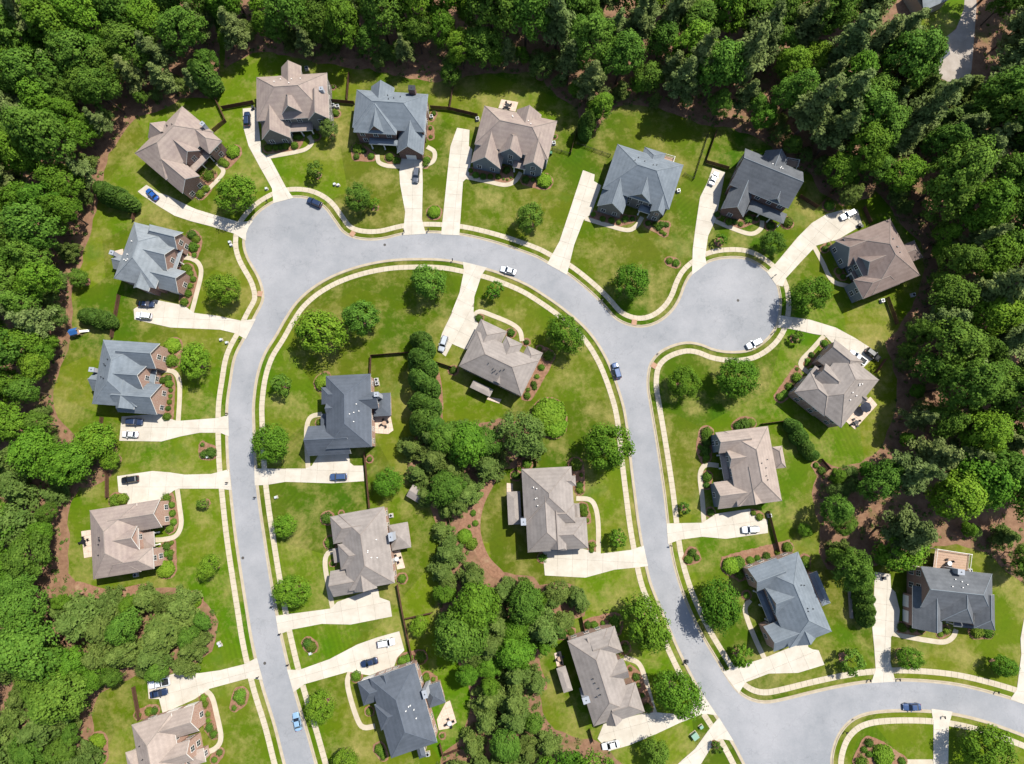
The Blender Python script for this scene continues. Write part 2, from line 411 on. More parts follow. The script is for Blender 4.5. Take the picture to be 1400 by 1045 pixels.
# asphalt edges, traced along the kerbs
EA = [(410, 1110), (391, 1045), (377, 990), (360, 935), (347, 880), (339, 832), (325, 741), (318, 680), (313, 625), (312, 561), (317, 520), (323, 488), (337, 460), (349, 435), (360, 414), (361, 399), (355, 379), (341, 354), (336, 340), (335, 328), (339, 310), (356, 290), (378, 276), (398, 271), (422, 273), (442, 284), (456, 302), (468, 318), (483, 326), (501, 329), (523, 328), (553, 321), (581, 319), (610, 320), (640, 324), (680, 334), (727, 350), (747, 360), (773, 374), (801, 396), (822, 416), (840, 436), (860, 446), (880, 448), (900, 442), (918, 428), (930, 410), (938, 389), (947, 375), (966, 361), (985, 355), (1011, 354), (1029, 359), (1049, 373), (1061, 390), (1065, 409), (1064, 430), (1058, 449), (1045, 465), (1025, 477), (1001, 480), (977, 477), (959, 470), (940, 467), (920, 471), (902, 480), (890, 493), (885, 508), (884, 530), (888, 556), (897, 610), (906, 671), (912, 722), (917, 758), (926, 794), (940, 832), (958, 869), (977, 901), (998, 935), (1013, 951), (1031, 960), (1051, 962), (1077, 957), (1109, 949), (1150, 940), (1190, 934), (1240, 932), (1301, 937), (1351, 948), (1400, 963), (1450, 982), (1510, 1008)]
EB = [(448, 1110), (430, 1045), (418, 1002), (404, 956), (393, 915), (383, 872), (376, 837), (368, 791), (360, 740), (353, 692), (348, 645), (345, 580), (345, 550), (350, 514), (360, 484), (376, 458), (389, 435), (404, 413), (426, 393), (455, 376), (491, 363), (531, 355), (571, 353), (605, 354), (630, 358), (664, 366), (691, 375), (721, 388), (747, 404), (771, 421), (797, 443), (815, 464), (830, 489), (840, 512), (848, 535), (855, 560), (860, 592), (864, 630), (869, 671), (875, 717), (881, 752), (889, 790), (898, 815), (917, 860), (936, 902), (960, 947), (981, 979), (1001, 1011), (1019, 1045), (1050, 1110)]
EC = [(1138, 1110), (1135, 1050), (1137, 1026), (1146, 1002), (1162, 984), (1184, 974), (1216, 970), (1261, 970), (1301, 974), (1341, 983), (1371, 993), (1400, 1004), (1450, 1025), (1510, 1052)]
LA, LB, LC = [smooth([P(*p) for p in e], step=1.5) for e in (EA, EB, EC)]
poly = LA + LC[::-1] + LB[::-1]
g = MB(); g.prism(poly, -.05, .02); struct('road', g, 'asphalt')

# driveways (photo pixels) and front walks
DR = {
 1: G((100, 250), [(500, 15), (585, 70), (650, 90), (750, 140), (790, 160), (840, 182), (980, 225), (1130, 268), (1225, 262), (1195, 300), (1178, 345), (1175, 395), (1150, 380), (1100, 348), (950, 300), (800, 262), (690, 225), (590, 165), (470, 85), (440, 60)]),
 2: [(332, 149), (350, 147), (354, 175), (358, 209), (370, 217), (392, 258), (401, 271), (374, 278), (372, 258), (355, 228), (340, 200), (333, 175)],
 3: [(549, 214), (577, 214), (578, 250), (577, 300), (582, 320), (551, 322), (554, 290), (547, 252), (546, 235)],
 4: [(625, 175), (642, 178), (641, 200), (646, 205), (641, 241), (633, 249), (628, 322), (603, 321), (613, 225), (616, 200)],
 5: [(797, 233), (813, 239), (812, 248), (822, 254), (808, 293), (798, 301), (785, 335), (775, 376), (748, 361), (765, 330), (780, 285)],
 6: [(974, 230), (991, 236), (987, 258), (979, 299), (968, 323), (964, 351), (966, 361), (946, 376), (947, 341), (951, 310), (957, 270), (967, 250)],
 7: [(1130, 293), (1153, 287), (1172, 287), (1179, 308), (1147, 327), (1116, 336), (1098, 355), (1074, 381), (1070, 392), (1061, 390), (1048, 372), (1060, 361), (1090, 325), (1110, 305)],
 8: [(183, 423), (186, 421), (212, 410), (252, 418), (265, 428), (297, 432), (331, 439), (350, 436), (336, 464), (322, 456), (301, 451), (233, 448), (184, 437)],
 9: G((80, 420), [(430, 745), (700, 725), (760, 760), (810, 775), (1080, 755), (1155, 735), (1160, 880), (1100, 855), (960, 855), (830, 880), (700, 915), (415, 910)]),
 10: G((340, 470), [(480, 750), (680, 750), (690, 810), (715, 830), (780, 830), (785, 935), (560, 950), (250, 940), (130, 960), (42, 965), (38, 850), (150, 850), (390, 850), (430, 830)]),
 11: G((560, 350), [(362, 40), (525, 80), (490, 130), (440, 280), (435, 380), (470, 475), (385, 640), (290, 600), (245, 685), (190, 640), (220, 530), (280, 400), (340, 250), (370, 100)]),
 12: G((1030, 410), [(163, 190), (172, 105), (380, 135), (560, 190), (690, 260), (800, 330), (850, 400), (800, 410), (740, 470), (620, 350), (540, 300), (480, 240), (440, 240), (330, 215), (200, 188)]),
 13: G((880, 550), [(155, 825), (400, 820), (490, 760), (720, 725), (760, 770), (840, 800), (845, 890), (560, 930), (400, 915), (250, 935), (165, 965)]),
 14: [(742, 754), (795, 750), (822, 757), (862, 752), (880, 746), (886, 774), (870, 776), (840, 779), (800, 790), (745, 787)],
 15: G((80, 620), [(400, 155), (640, 120), (760, 130), (860, 145), (1040, 140), (1160, 108), (1178, 250), (1090, 240), (820, 240), (790, 250), (690, 320), (470, 350), (460, 280), (410, 265)]),
 16: [(377, 842), (416, 837), (453, 832), (461, 823), (509, 806), (517, 806), (519, 817), (533, 822), (536, 843), (480, 854), (440, 853), (398, 861), (381, 868)],
 17: [(988, 919), (1005, 912), (1041, 901), (1061, 893), (1103, 876), (1105, 885), (1111, 888), (1119, 889), (1127, 909), (1091, 920), (1051, 921), (1019, 933), (1010, 948)],
 18: [(1196, 782), (1217, 785), (1218, 804), (1224, 810), (1230, 835), (1227, 861), (1218, 871), (1217, 905), (1224, 932), (1191, 934), (1197, 915), (1195, 885), (1192, 855), (1194, 830)],
 19: G((80, 835), [(605, 480), (800, 425), (960, 425), (1100, 405), (1260, 365), (1350, 320), (1390, 470), (1290, 460), (1030, 530), (930, 600), (710, 700), (685, 600), (615, 600)]),
 20: G((360, 835), [(162, 400), (240, 405), (450, 330), (640, 230), (780, 180), (925, 140), (960, 270), (910, 320), (890, 380), (720, 440), (580, 415), (280, 500), (205, 555)]),
 21: [(817, 1010), (825, 990), (880, 975), (897, 974), (920, 976), (945, 970), (957, 943), (980, 978), (966, 976), (958, 977), (930, 988), (896, 1004), (860, 1019), (832, 1027)],
 22: [(983, 981), (1003, 1013), (983, 1010), (972, 1022), (958, 1045), (950, 1080), (915, 1080), (926, 1045), (950, 1024), (966, 1002), (975, 990)],
 23: [(1400, 845), (1395, 873), (1396, 895), (1390, 943), (1381, 956), (1400, 963), (1430, 975), (1425, 845)],
 24: [(1273, 969), (1302, 973), (1297, 992), (1296, 1045), (1297, 1080), (1274, 1080), (1276, 1045), (1276, 988)],
}
WK = [
 [(270, 272), (288, 256), (303, 240), (305, 232), (296, 222)],
 [(366, 215), (405, 208), (420, 203), (427, 194), (422, 186)],
 [(549, 228), (530, 227), (518, 222), (516, 212)], [(576, 228), (592, 221), (594, 208), (584, 201)],
 [(636, 242), (665, 248), (690, 253), (704, 248), (712, 236)],
 [(800, 299), (830, 308), (858, 315), (871, 308), (878, 297)],
 [(972, 300), (1000, 312), (1026, 320), (1040, 313), (1042, 302)],
 [(1112, 336), (1124, 358), (1138, 384), (1162, 392)],
 [(262, 428), (268, 405), (275, 375), (272, 361), (262, 354), (250, 352)],
 G((80, 420), [(815, 775), (825, 600), (820, 500), (790, 445), (735, 430), (670, 440)]),
 G((340, 470), [(405, 850), (393, 650), (400, 545), (430, 495), (500, 480)]),
 G((560, 350), [(435, 410), (475, 378), (560, 405), (690, 460), (750, 510), (765, 580)]),
 G((1030, 410), [(480, 245), (400, 335), (330, 410), (325, 455), (380, 500)]),
 G((880, 550), [(410, 820), (398, 650), (383, 510), (400, 445), (440, 425), (510, 432)]),
 G((620, 560), [(985, 990), (985, 800), (970, 680), (930, 615), (835, 605)]),
 G((80, 620), [(808, 245), (822, 350), (835, 480), (800, 560), (720, 585), (640, 590)]),
 G((340, 650), [(572, 905), (540, 740), (520, 600), (540, 530), (610, 510)]),
 G((880, 720), [(825, 905), (765, 780), (705, 630), (690, 550), (725, 500)]),
 G((1120, 720), [(490, 725), (600, 750), (740, 775), (850, 785), (910, 750), (930, 700)]),
 G((80, 835), [(1000, 540), (1045, 590), (1075, 700), (1105, 860), (1070, 935), (975, 975)]),
 G((360, 835), [(590, 415), (572, 490), (600, 620), (650, 760), (690, 795), (760, 785)]),
 G((640, 835), [(1275, 720), (1245, 620), (1200, 450), (1155, 355), (1060, 318)]),
 [(1238, 1042), (1262, 1042), (1277, 1042)],
]
DRW = {k: [P(*p) for p in v] for k, v in DR.items()}
WKW = [smooth([P(*p) for p in w], step=.7) for w in WK]
ALLDR = list(DRW.values())
def on_drive(p, m=0.25): return any(in_poly(p, d) or seg_dist(p, d) < m for d in ALLDR if abs(d[0].x - p[0]) < 60 and abs(d[0].y - p[1]) < 60)

# kerbs: gutter pan, face, top and back, lowered where a driveway crosses
def kerb(line, sgn):
    prof = ((-.02, .012), (.42, .03), (.50, 1), (.72, 1), (.80, -.02))
    g = MB(); low = [on_drive(p + Vector((0, 0, 0)), .5) for p in line]
    ls = [offset(line, sgn * d) for d, _ in prof]
    def zz(i, k): h = prof[k][1]; return (.045 if low[i] else .15) if h == 1 else (.024 if h == .012 else h)
    for i in range(len(line) - 1):
        for k in range(len(prof) - 1):
            q = [ls[k][i], ls[k][i + 1], ls[k + 1][i + 1], ls[k + 1][i]]; ix = ((i, k), (i + 1, k), (i + 1, k + 1), (i, k + 1))
            q = [(v.x, v.y, zz(*t)) for v, t in zip(q, ix)]
            g.face(q if sgn > 0 else q[::-1])
    struct('kerb', g, 'kerb concrete')
    # pavement flags, 1.5 m each, beyond the planted verge
    s = MB(); a = offset(line, sgn * 1.95); b = offset(line, sgn * 3.35); mid = offset(line, sgn * 2.6)
    for i in range(len(line) - 1):
        if on_drive(mid[i], 0) and on_drive(mid[i + 1], 0): continue
        s.prism([a[i].lerp(a[i + 1], .015), a[i].lerp(a[i + 1], .985), b[i].lerp(b[i + 1], .985), b[i].lerp(b[i + 1], .015)], -.02, .06)
    struct('pavement', s, 'walk concrete')
kerb(LA, 1); kerb(LB, -1); kerb(LC, -1)

def slabs(name, poly, cell, z, mat, base='joint'):
    poly = [Vector((p[0], p[1], 0)) for p in poly]
    g = MB(); g.prism(poly, -.04, z - .03); root = struct(name, g, base)
    n = len(poly); e = max(((poly[(i + 1) % n] - poly[i]) for i in range(n)), key=lambda v: v.length)
    a = math.atan2(e.y, e.x); M = Matrix.Rotation(-a, 3, 'Z'); Mi = Matrix.Rotation(a, 3, 'Z')
    q = [M @ p for p in poly]; xs = [p.x for p in q]; ys = [p.y for p in q]
    nx = max(1, round((max(xs) - min(xs)) / cell)); ny = max(1, round((max(ys) - min(ys)) / cell))
    cx = (max(xs) - min(xs)) / nx; cy = (max(ys) - min(ys)) / ny
    for i in range(nx):
        for j in range(ny):
            x0 = min(xs) + i * cx; y0 = min(ys) + j * cy
            c = clip_cell([(p.x, p.y) for p in q], x0 + .02, x0 + cx - .02, y0 + .02, y0 + cy - .02)
            if len(c) < 3 or area(c) < .35: continue
            s = MB(); s.prism([Mi @ Vector((x, y, 0)) for x, y in c], -.03, z); o = s.build('slab', mat, root)
    return root
for k, d in DRW.items(): slabs('driveway', d, 4.2, .085, 'concrete')
for w in WKW:
    a = offset(w, .62); b = offset(w, -.62); s = MB()
    for i in range(len(w) - 1): s.prism([a[i], a[i + 1], b[i + 1], b[i]], -.02, .075)
    struct('front_walk', s, 'walk concrete')
for cx, cy, ang in ((482, 320, 35), (355.5, 402, 5), (867, 441, 10), (894, 500, 35)):
    p = P(cx, cy); g = MB(); g.box(-.7, .7, -.75, .75, 0, .165, M=Matrix.Translation((p.x, p.y, 0)) @ Matrix.Rotation(R(-ang), 4, 'Z')); struct('kerb_ramp', g, 'ramp paver')

# woodland floors (photo pixels at ground level)
WOODS = {
 'left': [(-90, -120), (250, -120), (330, -60), (300, 60), (302, 96), (296, 135), (262, 132), (235, 143), (210, 155), (182, 165), (165, 190), (148, 215), (143, 245), (135, 275), (122, 320), (108, 370), (97, 400), (100, 450), (85, 500), (72, 545), (85, 575), (112, 600), (155, 605), (157, 632), (148, 655), (112, 668), (96, 690), (93, 740), (93, 780), (108, 800), (150, 812), (200, 803), (250, 806), (278, 820), (296, 845), (296, 875), (275, 905), (235, 922), (205, 922), (160, 935), (135, 950), (127, 990), (145, 1060), (150, 1130), (-120, 1130), (-140, 500)],
 'top': [(330, -120), (310, 60), (303, 96), (338, 77), (370, 73), (430, 86), (475, 92), (520, 98), (560, 108), (615, 112), (650, 103), (700, 100), (738, 104), (758, 130), (790, 152), (795, 176), (812, 182), (832, 158), (850, 145), (900, 150), (965, 172), (1000, 176), (1050, 196), (1072, 220), (1110, 240), (1128, 268), (1180, 275), (1200, 262), (1225, 300), (1262, 340), (1255, 395), (1240, 430), (1227, 452), (1212, 470), (1222, 505), (1225, 545), (1213, 592), (1195, 622), (1150, 640), (1120, 632), (1114, 660), (1112, 690), (1120, 720), (1122, 760), (1136, 782), (1165, 776), (1196, 772), (1215, 770), (1240, 765), (1285, 745), (1345, 755), (1400, 800), (1480, 830), (1600, 700), (1600, -120)],
 'middle': [(556, 640), (566, 600), (600, 580), (640, 578), (700, 575), (735, 600), (726, 628), (700, 640), (664, 650), (648, 680), (636, 720), (648, 750), (668, 775), (700, 786), (735, 792), (742, 800), (790, 800), (802, 838), (772, 850), (760, 872), (735, 905), (742, 960), (748, 992), (780, 1005), (815, 1015), (846, 1040), (860, 1110), (600, 1120), (604, 1032), (628, 1012), (645, 950), (625, 900), (604, 850), (598, 800), (600, 745), (592, 700), (570, 682)],
}
WOODW = {}
zz_ = .004
for nm, pl in WOODS.items():
    w = smooth([P(*p) for p in pl], closed=True, step=2.5); WOODW[nm] = w
    # ragged edge
    rr = random.Random(5); w2 = [p + Vector((rr.uniform(-.5, .5), rr.uniform(-.5, .5), 0)) for p in w]
    g = MB(); g.prism(w2, -.06, zz_ + .004); o = struct('woodland_floor', g, 'pine straw'); zz_ += .004
zz_ += .006
# strips of straw and bare clay at the edges of lawns
for pl in ([(648, 752), (640, 720), (650, 680), (665, 655), (680, 652), (662, 690), (657, 725), (668, 760), (690, 785), (672, 788)],
           [(728, 870), (740, 860), (738, 905), (748, 935), (745, 945), (733, 930), (735, 905), (722, 885)],
           [(105, 795), (150, 806), (200, 798), (200, 815), (150, 830), (110, 815)],
           [(577, 560), (600, 545), (606, 590), (598, 600)], [(597, 505), (603, 520), (606, 560), (598, 560)]):
    g = MB(); g.prism(smooth([P(*p) for p in pl], closed=True, step=1.0), -.05, zz_); struct('bare_soil', g, 'mulch'); zz_ += .003
# paved lane seen through the trees, far right
lane = G((1120, 0), [(750, 290), (840, 270), (930, 200), (985, 60), (1000, -250), (1075, -250), (1068, 60), (1050, 300), (1035, 480), (1000, 580), (940, 590), (800, 520), (780, 440), (750, 360)])
g = MB(); g.prism([P(*p) for p in lane], -.03, zz_ + .02); struct('lane', g, 'pale road')
g = MB(); g.prism(smooth([P(*p) for p in G((1120, 0), [(660, 240), (720, 60), (800, -80), (960, -60), (985, 50), (930, 190), (840, 262), (740, 285)])], closed=True, step=2), -.03, zz_ + .006); struct('grass_verge', g, 'lawn grass')

# ================================================================== HOUSES
HOUSE_AT = {}      # short phrase -> ground position, used to describe what stands nearby
FOOT = []          # wall rectangles of all houses, to keep planting clear of them
WIN = {}
def window_mesh(w, h):
    if (w, h) not in WIN:
        f = MB()
        for x0, x1, z0, z1 in ((-w / 2 - .1, -w / 2, -.08, h + .1), (w / 2, w / 2 + .1, -.08, h + .1), (-w / 2, w / 2, h, h + .1), (-w / 2, w / 2, -.08, 0), (-.03, .03, 0, h), (-w / 2, -.03, h / 2 - .025, h / 2 + .025), (.03, w / 2, h / 2 - .025, h / 2 + .025)):
            f.box(x0, x1, -.03, .07, z0, z1)
        fm = f.mesh('window'); fm.materials.append(MATS['white trim'])
        p = MB(); p.box(-w / 2, w / 2, -.02, .03, 0, h); pm = p.mesh('pane'); pm.materials.append(MATS['window glass'])
        WIN[(w, h)] = (fm, pm)
    return WIN[(w, h)]
GAR = {}
def garage_mesh(w):
    if w not in GAR:
        f = MB(); 
        for i in range(4): f.box(-w / 2, w / 2, -.02, .05, .02 + i * .55, .55 + i * .55)
        f.box(-w / 2 - .12, -w / 2, -.02, .08, 0, 2.36); f.box(w / 2, w / 2 + .12, -.02, .08, 0, 2.36); f.box(-w / 2, w / 2, -.02, .08, 2.24, 2.36)
        m = f.mesh('garage_door'); m.materials.append(MATS['garage white']); GAR[w] = m
    return GAR[w]

def house(phrase, label, org, ang, blocks, roof, wall, ridge='ridge tan', front='v+', garage=None, chimneys=(), vents=5, cut=None, seed=0):
    """blocks: (x0,y0,x1,y1, eave height, ridge axis 'u'/'v', minus end, plus end, pitch) ; two opposite eave corners in the photo"""
    rnd = random.Random(seed + 7)
    a = -R(ang); U = Vector((math.cos(a), math.sin(a), 0)); V = Vector((math.sin(a), -math.cos(a), 0))   # v runs down the photo
    c0 = P(*zp(org, (blocks[0][0] + blocks[0][2]) / 2, (blocks[0][1] + blocks[0][3]) / 2), 0); 
    first = [P(*zp(org, blocks[0][i], blocks[0][i + 1]), blocks[0][4]) for i in (0, 2)]
    base = (first[0] + first[1]) / 2; base.z = 0
    root = empty('house', base); tag(root, label, 'house', 'houses along the street'); HOUSE_AT[phrase] = base.copy()
    def W(u, v, z): return U * u + V * v + Vector((0, 0, z))
    def rect(b):
        p = [P(*zp(org, b[i], b[i + 1]), b[4]) - base for i in (0, 2)]
        us = sorted(q.dot(U) for q in p); vs_ = sorted(q.dot(V) for q in p); return us[0], us[1], vs_[0], vs_[1]
    RE = [rect(b) for b in blocks]
    if cut:
        q = list(RE[0]); w_, d_ = q[1] - q[0], q[3] - q[2]
        for sd, f in cut:
            if sd == 'u-': q[0] += w_ * f
            if sd == 'u+': q[1] -= w_ * f
            if sd == 'v-': q[2] += d_ * f
            if sd == 'v+': q[3] -= d_ * f
        RE[0] = tuple(q)
    OH = .42
    wallmb = MB(); wrects = []
    for bi, b in enumerate(blocks):
        u0, u1, v0, v1 = RE[bi]; ev = b[4] + .017 * bi; ax, e0, e1 = b[5], b[6], b[7]; pitch = b[8] if len(b) > 8 else (.72 if b[4] > 3.4 else .3)
        if bi and b[4] > 3.4: pitch = max(pitch, .72) * (1.32 if 'g' in (b[6], b[7]) else 1.12)
        porch = b[4] < 3.4
        def L_(s, t, z): return W(s, t, z) if ax == 'u' else W(t, s, z)
        s0, s1, t0, t1 = (u0, u1, v0, v1) if ax == 'u' else (v0, v1, u0, u1)
        half = (t1 - t0) / 2; tm = (t0 + t1) / 2; hr = ev + half * pitch
        x0 = x1 = False       # ends that run into the main roof
        if bi == 0: main_hr = hr
        elif b[4] > 3.4:
            if hr > main_hr - .25: hr = max(ev + .8, main_hr - .25)
            pitch = (hr - ev) / half
            m0, m1 = (RE[0][0], RE[0][1]) if ax == 'u' else (RE[0][2], RE[0][3]); cc = (m0 + m1) / 2
            if abs(s0 - cc) < abs(s1 - cc):
                if s0 > cc: s0 = cc; e0 = 'g'; x0 = True
            elif s1 < cc: s1 = cc; e1 = 'g'; x1 = True
        run0 = half if e0 == 'h' else 0; run1 = half if e1 == 'h' else 0
        if run0 + run1 > (s1 - s0) - .3:
            k = (s1 - s0 - .3) / (run0 + run1); run0 *= k; run1 *= k
        A, B_, C, D = L_(s0, t0, ev), L_(s1, t0, ev), L_(s1, t1, ev), L_(s0, t1, ev)
        E, F = L_(s0 + run0, tm, hr), L_(s1 - run1, tm, hr)
        faces = [[A, B_, F, E], [C, D, E, F]]
        if e0 == 'h': faces.append([D, A, E])
        if e1 == 'h': faces.append([B_, C, F])
        flip = (faces[0][1] - faces[0][0]).cross(faces[0][2] - faces[0][0]).z < 0
        rm = MB(); dn = Vector((0, 0, -.24))
        for f in faces:
            rm.face(f[::-1] if flip else f, 0); lo = [p + dn for p in f]; rm.face(lo if flip else lo[::-1], 1)
        edge = [(A, B_)] + ([(B_, C)] if e1 == 'h' else [(B_, F), (F, C)]) + [(C, D)] + ([(D, A)] if e0 == 'h' else [(D, E), (E, A)])
        for p, q in edge: rm.face([p, p + dn, q + dn, q] if not flip else [q, q + dn, p + dn, p], 1)
        ro = rm.build('porch_roof' if porch else 'roof', (roof, 'white trim'), root)
        if not porch:
            rc = MB(); nseg = [(E, F)] + ([(A, E), (D, E)] if e0 == 'h' else []) + ([(B_, F), (C, F)] if e1 == 'h' else [])
            for p, q in nseg:
                if (q - p).length > .4: rc.tube(p, q, .09, .09, 5)
            rc.build('ridge_cap', ridge, ro)
        # walls under the roof
        i0, i1, j0, j1 = u0 + OH, u1 - OH, v0 + OH, v1 - OH
        if porch and half * 2 < 3.6 and b[4] < 3.3 and not (len(b) > 9):
            # open porch: posts along the outer side
            fa, fs = front[0], front[1]
            lo, hi = (j0, j1) if fa == 'u' else (i0, i1)
            n = max(2, int((hi - lo) / 2.6) + 1); d = (i1 if fs == '+' else i0) if fa == 'u' else (j1 if fs == '+' else j0)
            pm = MB(); pm.box(-.13, .13, -.13, .13, 0, b[4] - .2); pm.box(-.2, .2, -.2, .2, 0, .3); pm = pm.mesh('post'); pm.materials.append(MATS['white trim'])
            for k in range(n):
                t = lo + (hi - lo) * k / (n - 1); o = link('post', pm, root); o.location = W(d, t, 0) if fa == 'u' else W(t, d, 0); o.rotation_euler.z = a
            # front door behind it
            dd = (i0 if fs == '+' else i1) if fa == 'u' else (j0 if fs == '+' else j1)
            dm = MB(); dm.box(-.5, .5, -.06, .06, .15, 2.25); do = dm.build('door', 'door wood', root); mid = (lo + hi) / 2
            do.location = W(dd, mid, 0) if fa == 'u' else W(mid, dd, 0); do.rotation_euler.z = a + (math.pi / 2 if fa == 'u' else 0)
            hm = MB(); hm.box(.36, .42, -.1, .1, 1.1, 1.22); hm.build('handle', 'rim', do)
            continue
        top = ev - .12
        cor = [W(i0, j0, 0), W(i1, j0, 0), W(i1, j1, 0), W(i0, j1, 0)]
        wallmb.prism(cor, -.05, top)
        wrects.append((i0, i1, j0, j1, ev))
        FOOT.append([base + W(x, y, 0) for x, y in ((i0, j0), (i1, j0), (i1, j1), (i0, j1))])
        ws0, ws1, wt0, wt1 = (i0, i1, j0, j1) if ax == 'u' else (j0, j1, i0, i1)
        for en, s, d in (('x' if x0 else e0, ws0, 1), ('x' if x1 else e1, ws1, -1)):
            if en == 'g':
                hp = ev - .2 + (half) * pitch
                tri = [L_(s, wt0, top), L_(s, wt1, top), L_(s, tm, hp - .1)]; tr2 = [L_(s + d * .3, wt0, top), L_(s + d * .3, wt1, top), L_(s + d * .3, tm, hp - .1)]
                wallmb.face(tri); wallmb.face(tr2[::-1])
    wo = wallmb.build('wall', wall, root)
    # windows on the sides turned to the street or to the middle of the place
    mid_dir = (P(700, 640) - base).normalized()
    def inside(p, z, skip):
        for k, (x0, x1, y0, y1, ev) in enumerate(wrects):
            if k != skip and x0 - .1 < p[0] < x1 + .1 and y0 - .1 < p[1] < y1 + .1 and z < ev + .5: return True
        return False
    gside = garage[1] if garage else None
    for wi, (x0, x1, y0, y1, ev) in enumerate(wrects):
        for sd, nrm in (('u-', -U), ('u+', U), ('v-', -V), ('v+', V)):
            if nrm.dot(mid_dir) < -.15 and sd != front: continue
            L = (y1 - y0) if sd[0] == 'u' else (x1 - x0); lo = y0 if sd[0] == 'u' else x0
            fixed = {'u-': x0, 'u+': x1, 'v-': y0, 'v+': y1}[sd]; outw = -1 if sd[1] == '-' else 1
            rz = a + {'u-': -math.pi / 2, 'u+': math.pi / 2, 'v-': math.pi, 'v+': 0}[sd]
            def put(t): return (fixed, t) if sd[0] == 'u' else (t, fixed)
            def outp(t, d=.5): return (fixed + outw * d, t) if sd[0] == 'u' else (t, fixed + outw * d)
            isgar = garage and garage[0] == wi and gside == sd
            if isgar:
                nd = garage[2]; gw = 2.6
                for k in range(nd):
                    t = lo + L * (k + .5) / nd
                    o = link('garage_door', garage_mesh(gw), root); o.location = W(*put(t), 0) + nrm * .03; o.rotation_euler.z = rz + (math.pi if False else 0)
            n = max(1, int(L / 3.0))
            if L < 1.6: continue
            for z in ([1.0, 3.9] if ev > 5.2 else [1.0]):
                if isgar and z < 3: continue
                if z + 1.6 > ev - .2 and ev > 3.4: continue
                for k in range(n):
                    t = lo + L * (k + .5) / n + rnd.uniform(-.15, .15)
                    if inside(outp(t, .4), z + .8, wi): continue
                    fm, pm = window_mesh(1.15, 1.65 if ev > 3.4 else 1.4)
                    o = link('window', fm, root); o.location = W(*put(t), z) + nrm * .01; o.rotation_euler.z = rz
                    p = link('pane', pm, o)
    for ci, (cx, cy, w, d, h, m) in enumerate(chimneys):
        p = P(*zp(org, cx, cy), h) - base; c = MB(); c.box(-w / 2, w / 2, -d / 2, d / 2, -p.z - .05, 0)
        o = c.build('chimney', m, root); o.location = p; o.rotation_euler.z = a
        c = MB(); c.box(-w / 2 - .06, w / 2 + .06, -d / 2 - .06, d / 2 + .06, 0, .12); c.build('cap', 'flue metal' if m.startswith('brick') else 'chimney cap', o)
        c = MB(); c.tube((0, 0, .12), (0, 0, .3), .13, .13, 8); c.build('flue', 'flue metal', o)
    # pipe vents on the rear slope of the main roof
    u0, u1, v0, v1 = RE[0]; b = blocks[0]; pitch = b[8] if len(b) > 8 else .72
    vm = MB(); vm.tube((0, 0, -.4), (0, 0, .45), .13, .13, 7); vm = vm.mesh('vent_pipe'); vm.materials.append(MATS['flue metal' if seed % 2 else 'white trim'])
    for k in range(vents):
        s, t = rnd.uniform(.3, .7), rnd.uniform(.2, .42)
        if front in ('v-', 'u-'): t = 1 - t
        uu, vv = (u0 + (u1 - u0) * s, v0 + (v1 - v0) * t) if front[0] == 'v' else (u0 + (u1 - u0) * t, v0 + (v1 - v0) * s)
        dmin = min(uu - u0, u1 - uu, vv - v0, v1 - vv); o = link('vent_pipe', vm, root); o.location = W(uu, vv, b[4] + dmin * pitch)
    return root

T, BR, TP, GR, BG, SL, CH, SD = 'roof tan', 'roof brown', 'roof taupe', 'roof grey', 'roof blue grey', 'roof slate', 'roof charcoal', 'roof sand'
h_ = house
h_('tan house beside blue car', 'tan roofed brick house set askew beside a blue car on its drive', O1, 40,
   [(712, 812, 1180, 742, 6, 'v', 'h', 'h'), (965, 1025, 890, 790, 5.3, 'u', 'h', 'g'), (985, 870, 930, 690, 5.9, 'u', 'h', 'g', .9), (783, 730, 930, 690, 5.6, 'u', 'g', 'h'), (1022, 620, 1107, 815, 5.9, 'u', 'h', 'h'), (1115, 822, 985, 885, 3.2, 'v', 'h', 'h')],
   T, 'brick red', front='u+', garage=(1, 'v+', 2), chimneys=[(1070, 655, 1.1, 1.0, 8.5, 'chimney siding')], cut=[('u+', .24)], seed=1)
h_('tan house above left circle', 'tan roofed house with dark stone gables above the left turning circle', (340, 60), -4,
   [(52, 228, 540, 495, 6.3, 'u', 'h', 'h'), (88, 440, 282, 640, 3.9, 'v', 'h', 'g', .9), (218, 490, 388, 330, 6.3, 'v', 'h', 'g', .95), (405, 520, 545, 390, 6.3, 'v', 'h', 'g', .9), (222, 160, 360, 330, 6.3, 'v', 'g', 'h'), (265, 525, 435, 590, 3.2, 'u', 'h', 'h')],
   T, 'stone wall', garage=(1, 'u-', 2), seed=2, chimneys=[(492, 305, 1, 1, 9, 'chimney siding')])
h_('grey brick house by pickup', 'blue-grey roofed brick house with a front garage and a dark pickup', (340, 60), 4,
   [(735, 312, 1195, 600, 6.3, 'u', 'h', 'h'), (712, 600, 1035, 335, 6.3, 'u', 'h', 'h'), (1008, 745, 1205, 560, 3.7, 'v', 'h', 'g', .85), (812, 600, 938, 470, 6.3, 'v', 'h', 'g', 1.1), (835, 290, 978, 420, 6.2, 'v', 'g', 'h'), (822, 640, 1012, 694, 3.2, 'u', 'h', 'h')],
   BG, 'brick dark', 'ridge grey', garage=(2, 'v+', 1), chimneys=[(1108, 300, 1.8, 1.4, 9.3, 'brick dark')], seed=3)
